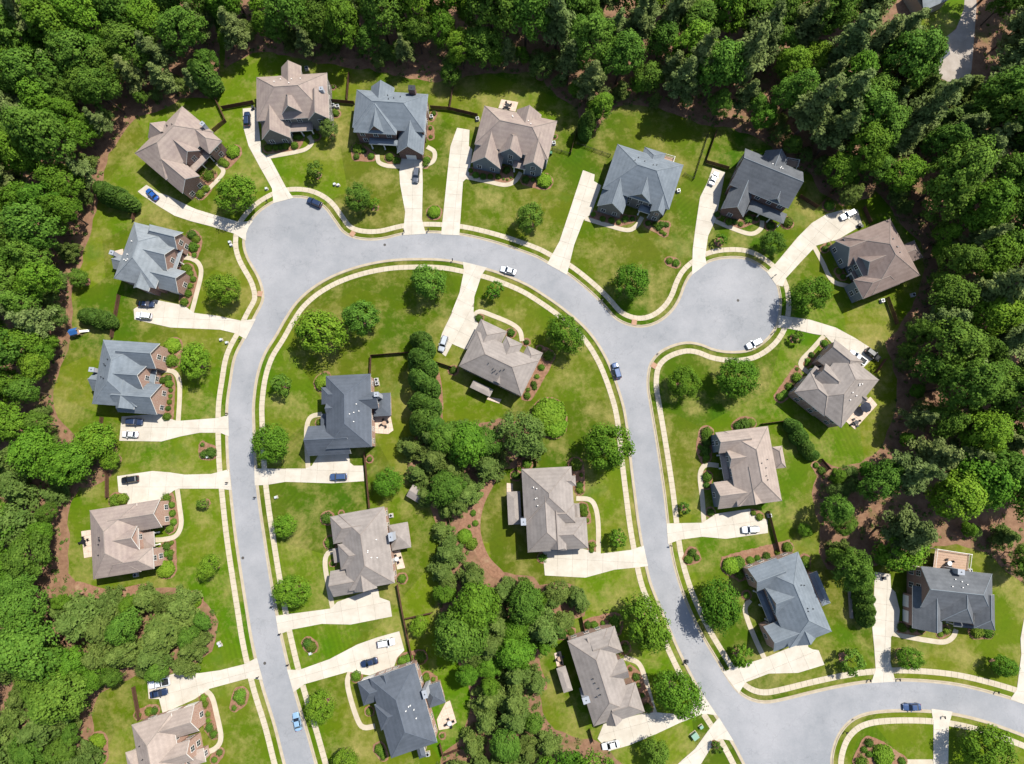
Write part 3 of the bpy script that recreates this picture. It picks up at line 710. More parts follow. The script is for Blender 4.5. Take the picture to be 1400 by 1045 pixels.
h_('tan house with white deck', 'tan roofed house with grey shingled gables and a white rear deck', (600, 110), 13,
   [(310, 172, 735, 570, 6.3, 'u', 'h', 'h'), (218, 560, 470, 400, 3.9, 'v', 'h', 'g', .85), (408, 495, 600, 370, 6.2, 'v', 'h', 'g', .85), (572, 578, 745, 440, 6.0, 'v', 'h', 'g', .8), (530, 200, 675, 335, 6.1, 'v', 'g', 'h'), (500, 590, 605, 545, 3.2, 'u', 'h', 'h')],
   T, 'siding grey', garage=(1, 'u-', 2), cut=[('v+', .1)], seed=4)
h_('blue-grey house by long fence', 'blue-grey roofed house with grey shingle gables and a wide lawn', (780, 170), 19,
   [(320, 135, 660, 615, 6.2, 'u', 'h', 'h'), (180, 555, 430, 390, 4.2, 'v', 'h', 'g', .85), (390, 490, 590, 405, 6.1, 'v', 'h', 'g', .85), (540, 592, 692, 430, 6.0, 'v', 'h', 'g', .8), (505, 155, 622, 280, 5.2, 'v', 'h', 'h'), (460, 588, 565, 558, 3.2, 'u', 'h', 'h')],
   BG, 'stone wall', 'ridge grey', garage=(1, 'u-', 2), cut=[('v+', .1)], seed=5)
h_('charcoal house above right circle', 'charcoal roofed brick house above the right turning circle', PX, 24,
   [(1019, 203, 1078, 285, 6.3, 'u', 'g', 'g', .8), (987, 285, 1036, 249, 4.2, 'v', 'h', 'g', .9), (1052, 273, 1075, 257, 6.3, 'v', 'h', 'g', .95), (1047, 206, 1070, 236, 6.1, 'v', 'g', 'h'), (1022, 286, 1076, 293, 3.2, 'u', 'h', 'h')],
   CH, 'brick dark', 'ridge grey', garage=(1, 'u-', 2), seed=6)
h_('brown house against right woods', 'brown roofed house with grey gables tucked against the right woods', PX, -22,
   [(1217, 299, 1193, 403, 6.2, 'v', 'h', 'h'), (1141, 329, 1190, 352, 4.4, 'u', 'g', 'h', .85), (1170, 350, 1207, 372, 6.1, 'u', 'g', 'h', .9), (1180, 409, 1216, 363, 5.9, 'u', 'h', 'h'), (1222, 340, 1262, 352, 4.2, 'u', 'h', 'h'), (1163, 372, 1180, 390, 3.2, 'v', 'h', 'h')],
   BR, 'siding grey', front='u-', garage=(1, 'v-', 2), seed=7)
h_('grey brick house beside left circle', 'grey roofed red brick house left of the left turning circle', (100, 250), 14,
   [(415, 268, 560, 720, 6.2, 'v', 'h', 'h'), (765, 602, 470, 690, 4.3, 'u', 'h', 'g', .8), (748, 338, 480, 400, 6.0, 'u', 'h', 'g', .9), (695, 440, 500, 565, 6.1, 'u', 'h', 'g', .75), (410, 715, 555, 620, 6.0, 'v', 'h', 'g', .8), (275, 585, 410, 510, 3.6, 'u', 'g', 'h', .6), (748, 455, 640, 595, 3.2, 'v', 'h', 'h')],
   GR, 'brick red', 'ridge grey', front='u+', garage=(1, 'v+', 2), chimneys=[(262, 475, 1.1, 1.1, 6.5, 'chimney siding')], seed=8)
h_('blue-grey house at far left', 'blue-grey roofed pink brick house at far left with two cars outside', (80, 420), 4,
   [(305, 222, 530, 680, 6.2, 'v', 'h', 'h'), (702, 525, 420, 715, 4.3, 'u', 'h', 'g', .8), (690, 248, 440, 405, 6.0, 'u', 'h', 'g', .8), (605, 395, 440, 555, 6.2, 'u', 'h', 'g', .85), (390, 688, 532, 580, 6.0, 'v', 'h', 'g', .8), (232, 570, 380, 440, 3.6, 'u', 'g', 'h', .6), (668, 430, 560, 525, 3.2, 'v', 'h', 'h')],
   BG, 'brick pink', 'ridge grey', front='u+', garage=(1, 'v+', 2), chimneys=[(225, 425, 1.3, 1.1, 6.5, 'chimney siding')], seed=9)
h_('slate house inside left bend', 'slate roofed brick house with a sunroom inside the left bend', (340, 470), -3,
   [(525, 220, 838, 702, 6.2, 'v', 'h', 'h'), (405, 562, 670, 750, 4.3, 'u', 'g', 'h', .75), (495, 298, 650, 405, 6.0, 'u', 'h', 'h'), (528, 405, 660, 478, 6.1, 'u', 'g', 'h'), (720, 335, 885, 440, 6.1, 'u', 'h', 'g'), (850, 340, 968, 490, 3.3, 'v', 'h', 'h', .25, 1), (490, 478, 545, 562, 3.1, 'v', 'h', 'h')],
   SL, 'brick pink', 'ridge slate', front='u-', garage=(1, 'v+', 2), chimneys=[(868, 345, 1.1, 1.1, 9, 'chimney siding')], seed=10)
h_('taupe house under arching road', 'taupe roofed house standing askew under the arching road', (560, 350), 26,
   [(335, 750, 905, 660, 6, 'u', 'h', 'h'), (485, 430, 600, 640, 4.4, 'v', 'h', 'h', .75), (655, 545, 720, 700, 5.9, 'v', 'h', 'h'), (800, 610, 885, 705, 4.4, 'v', 'h', 'h', .6), (565, 850, 645, 830, 6, 'v', 'h', 'g', .9), (435, 845, 545, 960, 3.2, 'u', 'h', 'h', .25, 1)],
   TP, 'brick pink', front='v-', garage=(1, 'u-', 2), vents=7, cut=[('v-', .18)], seed=11)
h_('taupe house with white patio', 'taupe roofed house turned diagonally with a white paved patio behind', (1030, 410), 41,
   [(280, 615, 855, 545, 6.2, 'v', 'h', 'h', .66), (554, 269, 631, 566, 4.8, 'u', 'g', 'h', .7), (491, 432, 559, 677, 6.1, 'u', 'g', 'h', .7), (388, 491, 483, 793, 6.0, 'u', 'h', 'h', .7), (775, 665, 650, 640, 5.6, 'u', 'h', 'g', .8), (355, 530, 475, 490, 3.2, 'v', 'h', 'h')],
   TP, 'brick pink', front='u-', garage=(1, 'v-', 2), vents=6, cut=[('u-', .22)], seed=12)
h_('tan house right of road', 'pinkish tan roofed house right of the right road', (880, 550), -7,
   [(845, 162, 640, 710, 6.2, 'v', 'h', 'h'), (475, 546, 730, 700, 4.4, 'u', 'g', 'h', .8), (487, 207, 710, 325, 6.0, 'u', 'g', 'h', .8), (562, 325, 745, 432, 6.2, 'u', 'g', 'h', .8), (655, 705, 795, 600, 6, 'v', 'h', 'g', .7), (870, 305, 968, 445, 4.8, 'v', 'h', 'h'), (515, 350, 615, 545, 3.2, 'v', 'h', 'h')],
   SD, 'siding grey', front='u-', garage=(1, 'v+', 2), seed=13)
h_('taupe house with white chimney', 'taupe roofed house left of the right road with a white chimney', (620, 560), -3,
   [(462, 405, 826, 762, 6.2, 'v', 'h', 'h'), (665, 745, 918, 945, 4.8, 'u', 'h', 'h', .75), (485, 600, 770, 958, 6.1, 'v', 'h', 'h'), (720, 455, 834, 520, 6.1, 'u', 'h', 'h', .8), (680, 645, 830, 768, 6.0, 'u', 'h', 'h', .8), (648, 952, 762, 850, 6, 'v', 'h', 'g', .8), (362, 560, 465, 780, 3.2, 'v', 'h', 'h', .3, 1), (820, 640, 862, 745, 3.1, 'v', 'h', 'h')],
   TP, 'brick red', front='u+', garage=(1, 'v+', 2), chimneys=[(476, 765, 1.2, 1.6, 8.2, 'chimney siding')], seed=14)
h_('tan house at lower left', 'tan roofed house with a pink brick front at the lower left', (80, 620), -9,
   [(212, 388, 560, 805, 6, 'v', 'h', 'h'), (690, 312, 470, 540, 5.2, 'u', 'h', 'g', .7), (540, 482, 390, 682, 6.1, 'u', 'h', 'g', .75), (650, 785, 330, 688, 6.0, 'u', 'h', 'h'), (648, 530, 560, 650, 3.2, 'v', 'h', 'h')],
   T, 'brick pink', front='u+', garage=(1, 'v-', 2), seed=15)
h_('taupe house by left road', 'plain taupe roofed house right of the left road with a sunroom', (340, 650), -10,
   [(920, 212, 680, 790, 6.2, 'v', 'h', 'h'), (555, 653, 760, 795, 4.5, 'u', 'g', 'h', .75), (553, 282, 730, 440, 6.0, 'u', 'h', 'h'), (605, 470, 750, 622, 6.1, 'u', 'h', 'h', .7), (720, 795, 862, 690, 6.0, 'v', 'h', 'g', .7), (950, 340, 1105, 490, 3.3, 'u', 'h', 'h', .4, 1), (570, 500, 620, 590, 3.1, 'v', 'h', 'h')],
   TP, 'brick pink', front='u-', garage=(1, 'v+', 2), chimneys=[(966, 420, 1.0, 2.0, 8.5, 'chimney siding')], seed=16)
h_('blue-grey house at lower bend', 'blue-grey roofed house with brick north wall at the lower right bend', (880, 720), -20,
   [(1050, 172, 960, 840, 6.2, 'v', 'h', 'h'), (815, 682, 1020, 800, 4.8, 'u', 'g', 'h', .85), (708, 288, 945, 375, 6.0, 'u', 'g', 'h', .8), (822, 412, 1020, 555, 6.1, 'u', 'g', 'h', .75), (1040, 812, 1135, 680, 6, 'v', 'h', 'g', .7), (1120, 325, 1270, 520, 3.4, 'v', 'h', 'h', .4, 1), (766, 445, 900, 645, 3.2, 'v', 'h', 'h')],
   BG, 'brick pink', 'ridge grey', front='u-', garage=(1, 'v+', 2), cut=[('u-', .1)], seed=17)
h_('grey house with raised deck', 'grey roofed brick house at far right with a raised rear deck', (1120, 720), 6,
   [(690, 270, 1180, 605, 6.2, 'u', 'g', 'h', .75), (635, 692, 836, 480, 4.6, 'v', 'h', 'g', .75), (830, 640, 1046, 470, 6.0, 'v', 'h', 'h', .8), (1055, 690, 1192, 530, 5.9, 'v', 'h', 'h', .8), (915, 650, 1050, 695, 3.2, 'u', 'h', 'h')],
   CH, 'brick red', 'ridge grey', garage=(1, 'u-', 2), chimneys=[(965, 310, 1.6, 1.2, 8.4, 'chimney siding')], seed=18)
h_('tan house at bottom edge', 'tan roofed pink brick house cut by the bottom left edge', (80, 835), -16,
   [(497, 778, 850, 1150, 6, 'v', 'h', 'h'), (922, 642, 690, 900, 5.0, 'u', 'h', 'g', .6), (890, 880, 700, 1085, 6.1, 'u', 'h', 'g', .7), (455, 965, 560, 1090, 3.3, 'u', 'h', 'h', .3, 1), (985, 935, 900, 1060, 3.2, 'v', 'h', 'h')],
   SD, 'brick pink', front='u+', garage=(1, 'v-', 2), seed=19)
h_('slate house at bottom', 'dark slate roofed house with a peach patio at the bottom', (360, 835), -18,
   [(1030, 358, 870, 1005, 6.2, 'v', 'h', 'h', .66), (640, 488, 850, 590, 4.6, 'u', 'h', 'h', .75), (785, 440, 905, 520, 6.0, 'v', 'g', 'h', .75), (1090, 520, 1240, 625, 3.4, 'u', 'h', 'h', .5, 1), (755, 640, 900, 780, 6.0, 'u', 'h', 'h', .7), (1040, 930, 1110, 990, 4.6, 'v', 'h', 'h', .4)],
   SL, 'brick pink', 'ridge slate', front='u-', garage=(1, 'v-', 2), chimneys=[(1098, 570, 1.0, 1.8, 8, 'chimney siding')], seed=20)
h_('taupe house by middle woods', 'brown taupe roofed house between the middle woods and the right road', (640, 835), -17.3,
   [(675, 208, 1177, 680, 6.2, 'v', 'h', 'h', .7), (837, 157, 1052, 279, 6.0, 'u', 'h', 'h', .8), (905, 375, 1096, 454, 6.0, 'u', 'h', 'g', .8), (958, 547, 1202, 688, 5.6, 'u', 'h', 'h', .75), (775, 190, 862, 260, 6.1, 'v', 'g', 'h', .8), (945, 782, 1025, 680, 6.0, 'v', 'h', 'g', .8), (600, 395, 712, 540, 3.3, 'v', 'h', 'h', .35, 1)],
   TP, 'brick pink', front='u+', cut=[('u+', .14)], garage=(3, 'v+', 3), chimneys=[(803, 610, 1.6, 1.4, 7.5, 'chimney siding')], seed=21)
# small far things at the top right: an open hut and a pale roofed house
def hut(name, label, cat, px, py, w, d, eave, pitch, ang, roofm, wallm, posts):
    p = P(px, py, eave); p.z = 0; r = empty(name, p, R(ang)); tag(r, label, cat)
    half = d / 2; rm = MB(); hr = eave + half * pitch
    A = [(-w / 2, -half, eave), (w / 2, -half, eave), (w / 2, 0, hr), (-w / 2, 0, hr), (-w / 2, half, eave), (w / 2, half, eave)]
    A = [Vector(q) for q in A]; dn = Vector((0, 0, -.15))
    for q in ((0, 1, 2, 3), (5, 4, 3, 2)): rm.face([A[i] for i in q]); rm.face([A[i] + dn for i in q][::-1])
    for i, j in ((0, 1), (1, 2), (2, 5), (5, 4), (4, 3), (3, 0)): rm.face([A[i], A[i] + dn, A[j] + dn, A[j]])
    rm.build('roof', roofm, r)
    if posts:
        for sx in (-1, 1):
            for sy in (-1, 1):
                m = MB(); m.box(-.1, .1, -.1, .1, 0, eave - .05, M=Matrix.Translation((sx * (w / 2 - .4), sy * (half - .4), 0))); m.build('post', wallm, r)
    else:
        m = MB(); m.box(-w / 2 + .25, w / 2 - .25, -half + .25, half - .25, -.05, eave - .05); m.build('wall', wallm, r)
        for s in (-1, 1): m.face if False else None
        m = MB(); m.box(-.5, .5, -.05, .05, 0, 2.0, M=Matrix.Translation((0, -half + .22, 0))); m.build('door', 'white trim', r)
    return r
hut('hut', 'small dark gabled hut on the pale lane among far trees', 'hut', 1286, 74, 4.4, 3.6, 2.6, .6, 40, 'roof slate', 'siding grey', False)
hut('far_house', 'pale roofed far house cut by the top right edge', 'house', 1271, -8, 9, 8, 4, .6, 25, 'roof grey', 'siding tan', False)
hut('garden_shed', 'small grey roofed garden shed beside the middle woods', 'shed', 569.5, 676, 4.2, 3.4, 2.4, .45, -30, 'roof taupe', 'siding tan', False)

# ================================================================== PLANTS
def cards(name, pts, nrm, size, tone, mat, jitter, seed, aspect=1.0, extra=None):
    """one mesh of many small leaf faces: centres, outward normals, sizes, tone 0..1"""
    rs = np.random.RandomState(seed); n = len(pts)
    nn = nrm + rs.normal(0, jitter, (n, 3)); nn /= np.linalg.norm(nn, axis=1)[:, None] + 1e-9
    t = rs.normal(0, 1, (n, 3)); t -= nn * (t * nn).sum(1)[:, None]; t /= np.linalg.norm(t, axis=1)[:, None] + 1e-9
    b = np.cross(nn, t); s = size[:, None]
    v = np.empty((n, 4, 3))
    v[:, 0] = pts - t * s * aspect * .5 ; v[:, 1] = pts - b * s * .42 + t * s * .1; v[:, 2] = pts + t * s * aspect * .55; v[:, 3] = pts + b * s * .42 + t * s * .05
    v = v.reshape(-1, 3); me = bpy.data.meshes.new(name)
    ev, ef = (extra if extra else (np.zeros((0, 3)), []))
    nv = len(v) + len(ev)
    loops = np.arange(n * 4); starts = np.arange(n) * 4; tot = np.full(n, 4)
    if len(ef):
        el = np.array(ef).reshape(-1) + n * 4; loops = np.concatenate([loops, el]); starts = np.concatenate([starts, n * 4 + np.arange(len(ef)) * len(ef[0])]); tot = np.concatenate([tot, np.full(len(ef), len(ef[0]))])
    me.vertices.add(nv); me.loops.add(len(loops)); me.polygons.add(len(starts))
    me.vertices.foreach_set('co', np.concatenate([v, ev]).astype(np.float32).ravel()); me.loops.foreach_set('vertex_index', loops.astype(np.int32)); me.polygons.foreach_set('loop_start', starts.astype(np.int32)); me.polygons.foreach_set('loop_total', tot.astype(np.int32))
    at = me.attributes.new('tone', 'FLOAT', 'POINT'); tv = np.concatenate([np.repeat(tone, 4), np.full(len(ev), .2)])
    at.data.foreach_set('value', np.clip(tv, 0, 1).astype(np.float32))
    me.update(calc_edges=True); me.materials.append(MATS[mat]); return me
def sphere_pts(rs, n):
    d = rs.normal(0, 1, (n, 3)); return d / np.linalg.norm(d, axis=1)[:, None]
def trunk_mesh(name, h, r, limbs, seed, mat='bark'):
    g = MB(); rs = random.Random(seed); p = Vector((0, 0, -.1)); n = 5; k = []
    for i in range(n):
        q = Vector((rs.uniform(-.15, .15) * r * 3, rs.uniform(-.15, .15) * r * 3, h * (i + 1) / n)); g.tube(p, q, r * (1 - .13 * i), r * (1 - .13 * (i + 1)), 8, caps=(i == n - 1)); k.append(q); p = q
    for z0, ang, ln, up in limbs:
        b = Vector((0, 0, z0)); e = b + Vector((math.cos(ang) * ln, math.sin(ang) * ln, up)); m_ = b.lerp(e, .5) + Vector((0, 0, up * .15))
        g.tube(b, m_, r * .38, r * .25, 6); g.tube(m_, e, r * .25, r * .08, 5)
    me = g.mesh(name); me.materials.append(MATS[mat]); return me
def broad(seed, Rr, zc, rz, nclump, per, leaf, lsize, th, tr, irregular=.22, taper=0.0):
    """clumped broadleaf crown: returns (crown mesh, trunk mesh)"""
    rs = np.random.RandomState(seed); P_, N_, S_, T_ = [], [], [], []
    d = sphere_pts(rs, nclump * 3); d = d[d[:, 2] > -.55][:nclump]
    lob = sphere_pts(rs, 6)
    for i in range(len(d)):
        rr = 1 - abs(rs.normal(0, .12)) + irregular * (max(0, (lob @ d[i]).max() - .55) * 1.5 - .2)
        if rs.rand() < .16: rr *= rs.uniform(.45, .8)
        f = 1 - taper * max(0, d[i][2])
        c = np.array([d[i][0] * Rr * rr * f * .86, d[i][1] * Rr * rr * f * .86, zc + d[i][2] * rz * rr * .86])
        cr = Rr * rs.uniform(.13, .27); m = int(per * rs.uniform(.7, 1.3)); q = sphere_pts(rs, m); q[:, 2] = np.abs(q[:, 2]) * rs.choice([1, 1, 1, -1], m) if False else q[:, 2]
        rad = cr * (rs.rand(m) ** .35); pts = c + q * rad[:, None] * np.array([1.1, 1.1, .8])
        nm = q * .7 + d[i] * .5 + np.array([0, 0, .35])
        P_.append(pts); N_.append(nm); S_.append(lsize * rs.uniform(.6, 1.35, m)); T_.append(np.clip(rs.uniform(.15, .85) + rs.normal(0, .18, m), 0, 1))
    lb = [(th * .55 + zc * .12 * k, k * 2.4 + seed, Rr * .6, rz * .5 + k * .1) for k in range(6)]
    return cards('crown', np.concatenate(P_), np.concatenate(N_), np.concatenate(S_), np.concatenate(T_), leaf, .34, seed), trunk_mesh('trunk', zc + rz * .3, tr, lb, seed)
def pine(seed, H, Rr, leaf='leaf pine', z0=.42, tiers=8):
    rs = np.random.RandomState(seed); P_, N_, S_, T_ = [], [], [], []; lb = []
    for k in range(tiers):
        f = k / (tiers - 1); z = H * (z0 + (1 - z0) * f * .97); rad = Rr * (1 - f) ** .75 * rs.uniform(.85, 1.1) + .5; nb = max(2, int((12 if H < 15 else 9) - 7 * f))
        for j in range(nb):
            a = rs.uniform(0, 6.28); ln = rad * rs.uniform(.5, 1.0); e = np.array([math.cos(a) * ln, math.sin(a) * ln, z + rs.uniform(-.5, .6)])
            if k < tiers - 2: lb.append((z - .8, a, ln, .6))
            for c_ in range(2):
                c = e * np.array([1, 1, 1]) if c_ == 0 else np.array([e[0] * .5, e[1] * .5, e[2] - .1]); cr = rs.uniform(.7, 1.45) * (1.12 - .3 * f); m = 78; q = sphere_pts(rs, m)
                pts = c + q * (cr * rs.rand(m) ** .4)[:, None] * np.array([1.1, 1.1, .62]); P_.append(pts); N_.append(q * .6 + np.array([0, 0, .7])); S_.append(rs.uniform(.28, .56, m)); T_.append(np.clip(rs.uniform(.1, .9) + rs.normal(0, .15, m), 0, 1))
    return cards('crown', np.concatenate(P_), np.concatenate(N_), np.concatenate(S_), np.concatenate(T_), leaf, .5, seed, aspect=1.6), trunk_mesh('trunk', H * .96, H * .013 + .04, lb[:22], seed, 'bark pine')
def conifer(seed, H, Rr, leaf='leaf deep', n=4200):
    """dense upright evergreen, foliage to the ground"""
    rs = np.random.RandomState(seed); u = rs.rand(n); f = 1 - np.sqrt(u); f[: n // 10] = 1 - rs.rand(n // 10) ** 2 * .12; z = .15 + (H - .2) * f
    prof = np.where(f < .3, .8 + .2 * f / .3, np.sqrt(np.clip(1 - ((f - .3) / .7) ** 1.7, 0, 1))); a = rs.rand(n) * 6.283
    lump = 1 + .13 * np.sin(a * 5 + z * 1.9 + seed) * np.sin(z * 2.6 + a * 2); rr = Rr * prof * lump * (1 - .22 * rs.rand(n) ** 2)
    pts = np.stack([np.cos(a) * rr, np.sin(a) * rr, z], 1); nm = np.stack([np.cos(a), np.sin(a), np.full(n, .75)], 1)
    return cards('crown', pts, nm, rs.uniform(.28, .6, n), np.clip(.5 + .35 * np.sin(a * 5 + z * 2) + rs.normal(0, .2, n), 0, 1), leaf, .45, seed), trunk_mesh('trunk', H * .8, .16, [], seed)
def shrub(seed, leaf, n=650, loose=.1, flat=.85):
    """unit shrub, radius 1, sits on the ground"""
    rs = np.random.RandomState(seed); d = sphere_pts(rs, n * 2); d = d[d[:, 2] > -.35][:n]; m = len(d)
    lump = 1 + loose * np.sin(d[:, 0] * 5 + seed) * np.sin(d[:, 1] * 6 + seed * 2) + rs.normal(0, loose * .45, m)
    pts = d * (lump * rs.uniform(.86, 1, m))[:, None] * np.array([1, 1, flat]); pts[:, 2] += .32
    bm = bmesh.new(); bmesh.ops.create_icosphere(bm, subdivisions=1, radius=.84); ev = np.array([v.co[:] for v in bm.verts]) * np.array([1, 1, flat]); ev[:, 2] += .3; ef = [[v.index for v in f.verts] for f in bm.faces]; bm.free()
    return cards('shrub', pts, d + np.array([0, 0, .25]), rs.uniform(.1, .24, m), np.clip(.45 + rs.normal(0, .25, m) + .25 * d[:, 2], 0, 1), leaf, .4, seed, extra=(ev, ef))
KINDS = {
 'maple': ([broad(10 + i, 5.2, 6.6, 4.6, 120, 54, 'leaf maple', .4, 3.0, .26) for i in range(4)], 5.2, 6.6),
 'bright': ([broad(20 + i, 5.0, 6.2, 4.4, 115, 54, 'leaf bright', .4, 2.8, .24) for i in range(3)], 5.0, 6.2),
 'dark': ([broad(30 + i, 4.8, 6.2, 4.6, 105, 54, 'leaf oak', .4, 2.8, .24, .3) for i in range(3)], 4.8, 6.2),
 'olive': ([broad(40 + i, 5.0, 7.2, 5.4, 110, 54, 'leaf olive', .4, 3.0, .26, .35) for i in range(3)], 5.0, 7.2),
 'small': ([broad(50 + i, 2.2, 2.9, 1.9, 50, 28, 'leaf oak', .32, 1.3, .1, .35) for i in range(2)] + [broad(53, 2.2, 2.9, 1.9, 50, 28, 'leaf maple', .32, 1.3, .1, .35)], 2.2, 2.9),
 'forest': ([broad(60 + i, 5.0, 12.5, 7.2, 150, 62, 'leaf oak', .44, 7, .3, .6, .3) for i in range(5)], 5.0, 12.5),
 'forest_bright': ([broad(70 + i, 5.2, 12.0, 6.8, 146, 62, 'leaf bright', .44, 7, .3, .6, .3) for i in range(3)], 5.2, 12.0),
 'forest_maple': ([broad(80 + i, 5.0, 11.5, 6.6, 142, 62, 'leaf maple', .44, 7, .3, .6, .3) for i in range(3)], 5.0, 11.5),
 'pine': ([pine(90 + i, 21, 4.0) for i in range(5)], 4.0, 14),
 'low_pine': ([pine(97 + i, 13, 4.2, 'leaf olive', .25, 7) for i in range(4)], 4.2, 8),
 'cone': ([conifer(110 + i, 9.5, 2.6) for i in range(3)], 2.6, 4.5),
}
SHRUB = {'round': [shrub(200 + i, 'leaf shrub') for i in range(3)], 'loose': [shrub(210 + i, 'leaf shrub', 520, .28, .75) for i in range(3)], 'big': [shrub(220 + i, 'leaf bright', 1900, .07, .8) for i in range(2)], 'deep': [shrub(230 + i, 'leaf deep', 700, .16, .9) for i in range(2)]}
for m in SHRUB['big']:      # finer leaves on the big clipped ones
    pass
PLANTS = []        # (object, adjective phrase, position, category)
prnd = random.Random(42)
def plant_tree(kind, pos, r, phrase, zscale=1.0, name='tree', rot=None):
    var, R0, _ = KINDS[kind]; cm, tm = prnd.choice(var); s = r / R0
    e = empty(name, pos, prnd.uniform(0, 6.283) if rot is None else rot, (s * (q_ := prnd.uniform(.86, 1.16)), s / q_, s * zscale))
    c = bpy.data.objects.new('crown', cm); COL.objects.link(c); c.parent = e
    t = bpy.data.objects.new('trunk', tm); COL.objects.link(t); t.parent = e
    PLANTS.append((e, phrase, Vector(pos), 'tree')); return e
def yard(kind, px, py, rpx, phrase, name='tree', zscale=1.0):
    """yard tree from its crown's centre and radius in the photo"""
    r = rpx * .97 / 4.95; _, R0, zc = KINDS[kind]; h = zc * r / R0 * zscale; p = P(px, py, h); p.z = 0
    return plant_tree(kind, p, r, phrase, zscale, name), p
YT = []
MA, BRI, DK, OL, SM = 'round mid-green maple', 'round bright green tree', 'dark green spreading tree', 'olive green tree', 'small young tree'
for k, x, y, r, ph in [
 ('bright', 322, 264, 28, BRI), ('small', 429, 232, 13, SM), ('dark', 488, 271, 20, DK), ('small', 511, 279, 9, 'thin bronze sapling'), ('olive', 449, 177, 14, 'small yellow-green ornamental tree'), ('dark', 725, 297, 21, DK), ('maple', 865, 384, 26, MA),
 ('dark', 1056, 333, 18, DK), ('maple', 1110, 402, 28, MA), ('small', 1091, 461, 9, SM), ('maple', 935, 524, 22, MA), ('maple', 1008, 516, 28, MA), ('dark', 585, 384, 25, DK), ('small', 676, 397, 13, SM),
 ('bright', 437, 453, 33, BRI), ('dark', 494, 434, 25, DK), ('small', 385, 525, 15, 'thin open-crowned young tree'), ('maple', 371, 605, 27, MA), ('bright', 305, 395, 23, BRI), ('bright', 265, 493, 23, BRI), ('maple', 773, 456, 26, MA),
 ('olive', 711, 594, 31, OL), ('maple', 833, 612, 32, MA), ('small', 844, 736, 13, SM), ('small', 276, 689, 8, SM), ('bright', 285, 775, 15, 'small dense bright green tree'), ('bright', 389, 719, 16, BRI), ('bright', 399, 809, 23, BRI), ('bright', 437, 968, 20, BRI), ('bright', 470, 1046, 18, BRI),
 ('maple', 530, 660, 20, MA), ('maple', 984, 828, 30, MA), ('maple', 886, 854, 33, MA), ('maple', 928, 950, 29, MA), ('small', 1014, 898, 15, SM), ('small', 1165, 905, 16, SM), ('maple', 1244, 901, 16, 'small dense maple'), ('maple', 1373, 911, 15, 'small dense maple'), ('maple', 1350, 1024, 28, MA),
 ('dark', 896, 1030, 18, DK), ('olive', 1163, 265, 16, 'pale olive ornamental tree'), ('dark', 107, 381, 13, DK), ('bright', 130, 605, 26, BRI), ('bright', 150, 628, 14, BRI), ('small', 936, 695, 8, SM), ('small', 986, 327, 9, 'thin sparse young tree'), ('olive', 740, 90, 18, OL), ('dark', 885, 105, 24, DK),
 ('bright', 573, 856, 13, 'small yellow-green tree'), ('small', 981, 1022, 7, SM), ('bright', 1232, 752, 30, 'yellow-green broad tree'), ('dark', 616, 99, 17, DK), ('small', 1373, 917, 8, SM), ('maple', 1100, 725, 10, 'small dense maple')]:
    YT.append(yard(k, x, y, r, ph)[1])
# evergreens in rows and singly
for x, y, r, zs in [(575, 466, 14, .9), (582, 478, 13, .9), (573, 492, 16, 1.0), (584, 503, 14, .85), (574, 520, 16, .95), (586, 531, 15, 1.0), (576, 549, 16, .9), (588, 557, 15, .95), (578, 575, 18, 1.0), (592, 583, 15, .9),      # tall screen
                    (803, 168, 12, 1.2), (800, 181, 9, 1.0), (815, 150, 9, 1.0),
                    (1179, 790, 10, .8), (1180, 804, 11, .8), (1182, 818, 11, .8), (1183, 832, 11.5, .8), (1184, 845, 11, .75),
                    (142, 262, 14, .7), (156, 268, 15, .75), (172, 276, 14, .7), (118, 432, 11, .6), (131, 435, 13, .62), (146, 437, 12, .6),
                    (278, 105, 19, .9), (1085, 583, 11, .6), (1093, 597, 12, .6), (1103, 612, 11, .55), (1110, 622, 9, .55)]:
    yard('cone', x, y, r, 'dense upright evergreen', 'evergreen_tree', zs)
# woods
def sample_wood(poly, n, dmin, seed, clear=None):
    rs = random.Random(seed); pts = []; xs = [p.x for p in poly]; ys = [p.y for p in poly]; lim = [P(-8, -4), P(1408, -4), P(1408, 1056), P(-8, 1056)]
    for _ in range(n):
        p = Vector((rs.uniform(min(xs), max(xs)), rs.uniform(min(ys), max(ys)), 0))
        if not in_poly(p, lim) or not in_poly(p, poly) or seg_dist(p, poly) < .9: continue
        if clear and in_poly(p, clear): continue
        if any((p - q).length_squared < dmin * dmin for q in pts): continue
        if any(in_poly(p, f) or seg_dist(p, f) < 3 for f in FOOT if (f[0] - p).length < 30): continue
        if any((p - q).length < 4.5 for q in YT): continue
        if on_drive(p, 4.8): continue
        pts.append(p)
    return pts
clear = [P(*p) for p in [(1185, -90), (1338, -90), (1338, 110), (1315, 190), (1235, 205), (1185, 110)]]
clear2 = None
def pix(p):
    x, y, z = p.x, p.y, p.z - CAM_H
    yy = y * math.cos(TILT) + z * math.sin(TILT); zz = -y * math.sin(TILT) + z * math.cos(TILT)
    return 700 + F_PX * x / -zz, 522.5 - F_PX * yy / -zz
wr = random.Random(9)
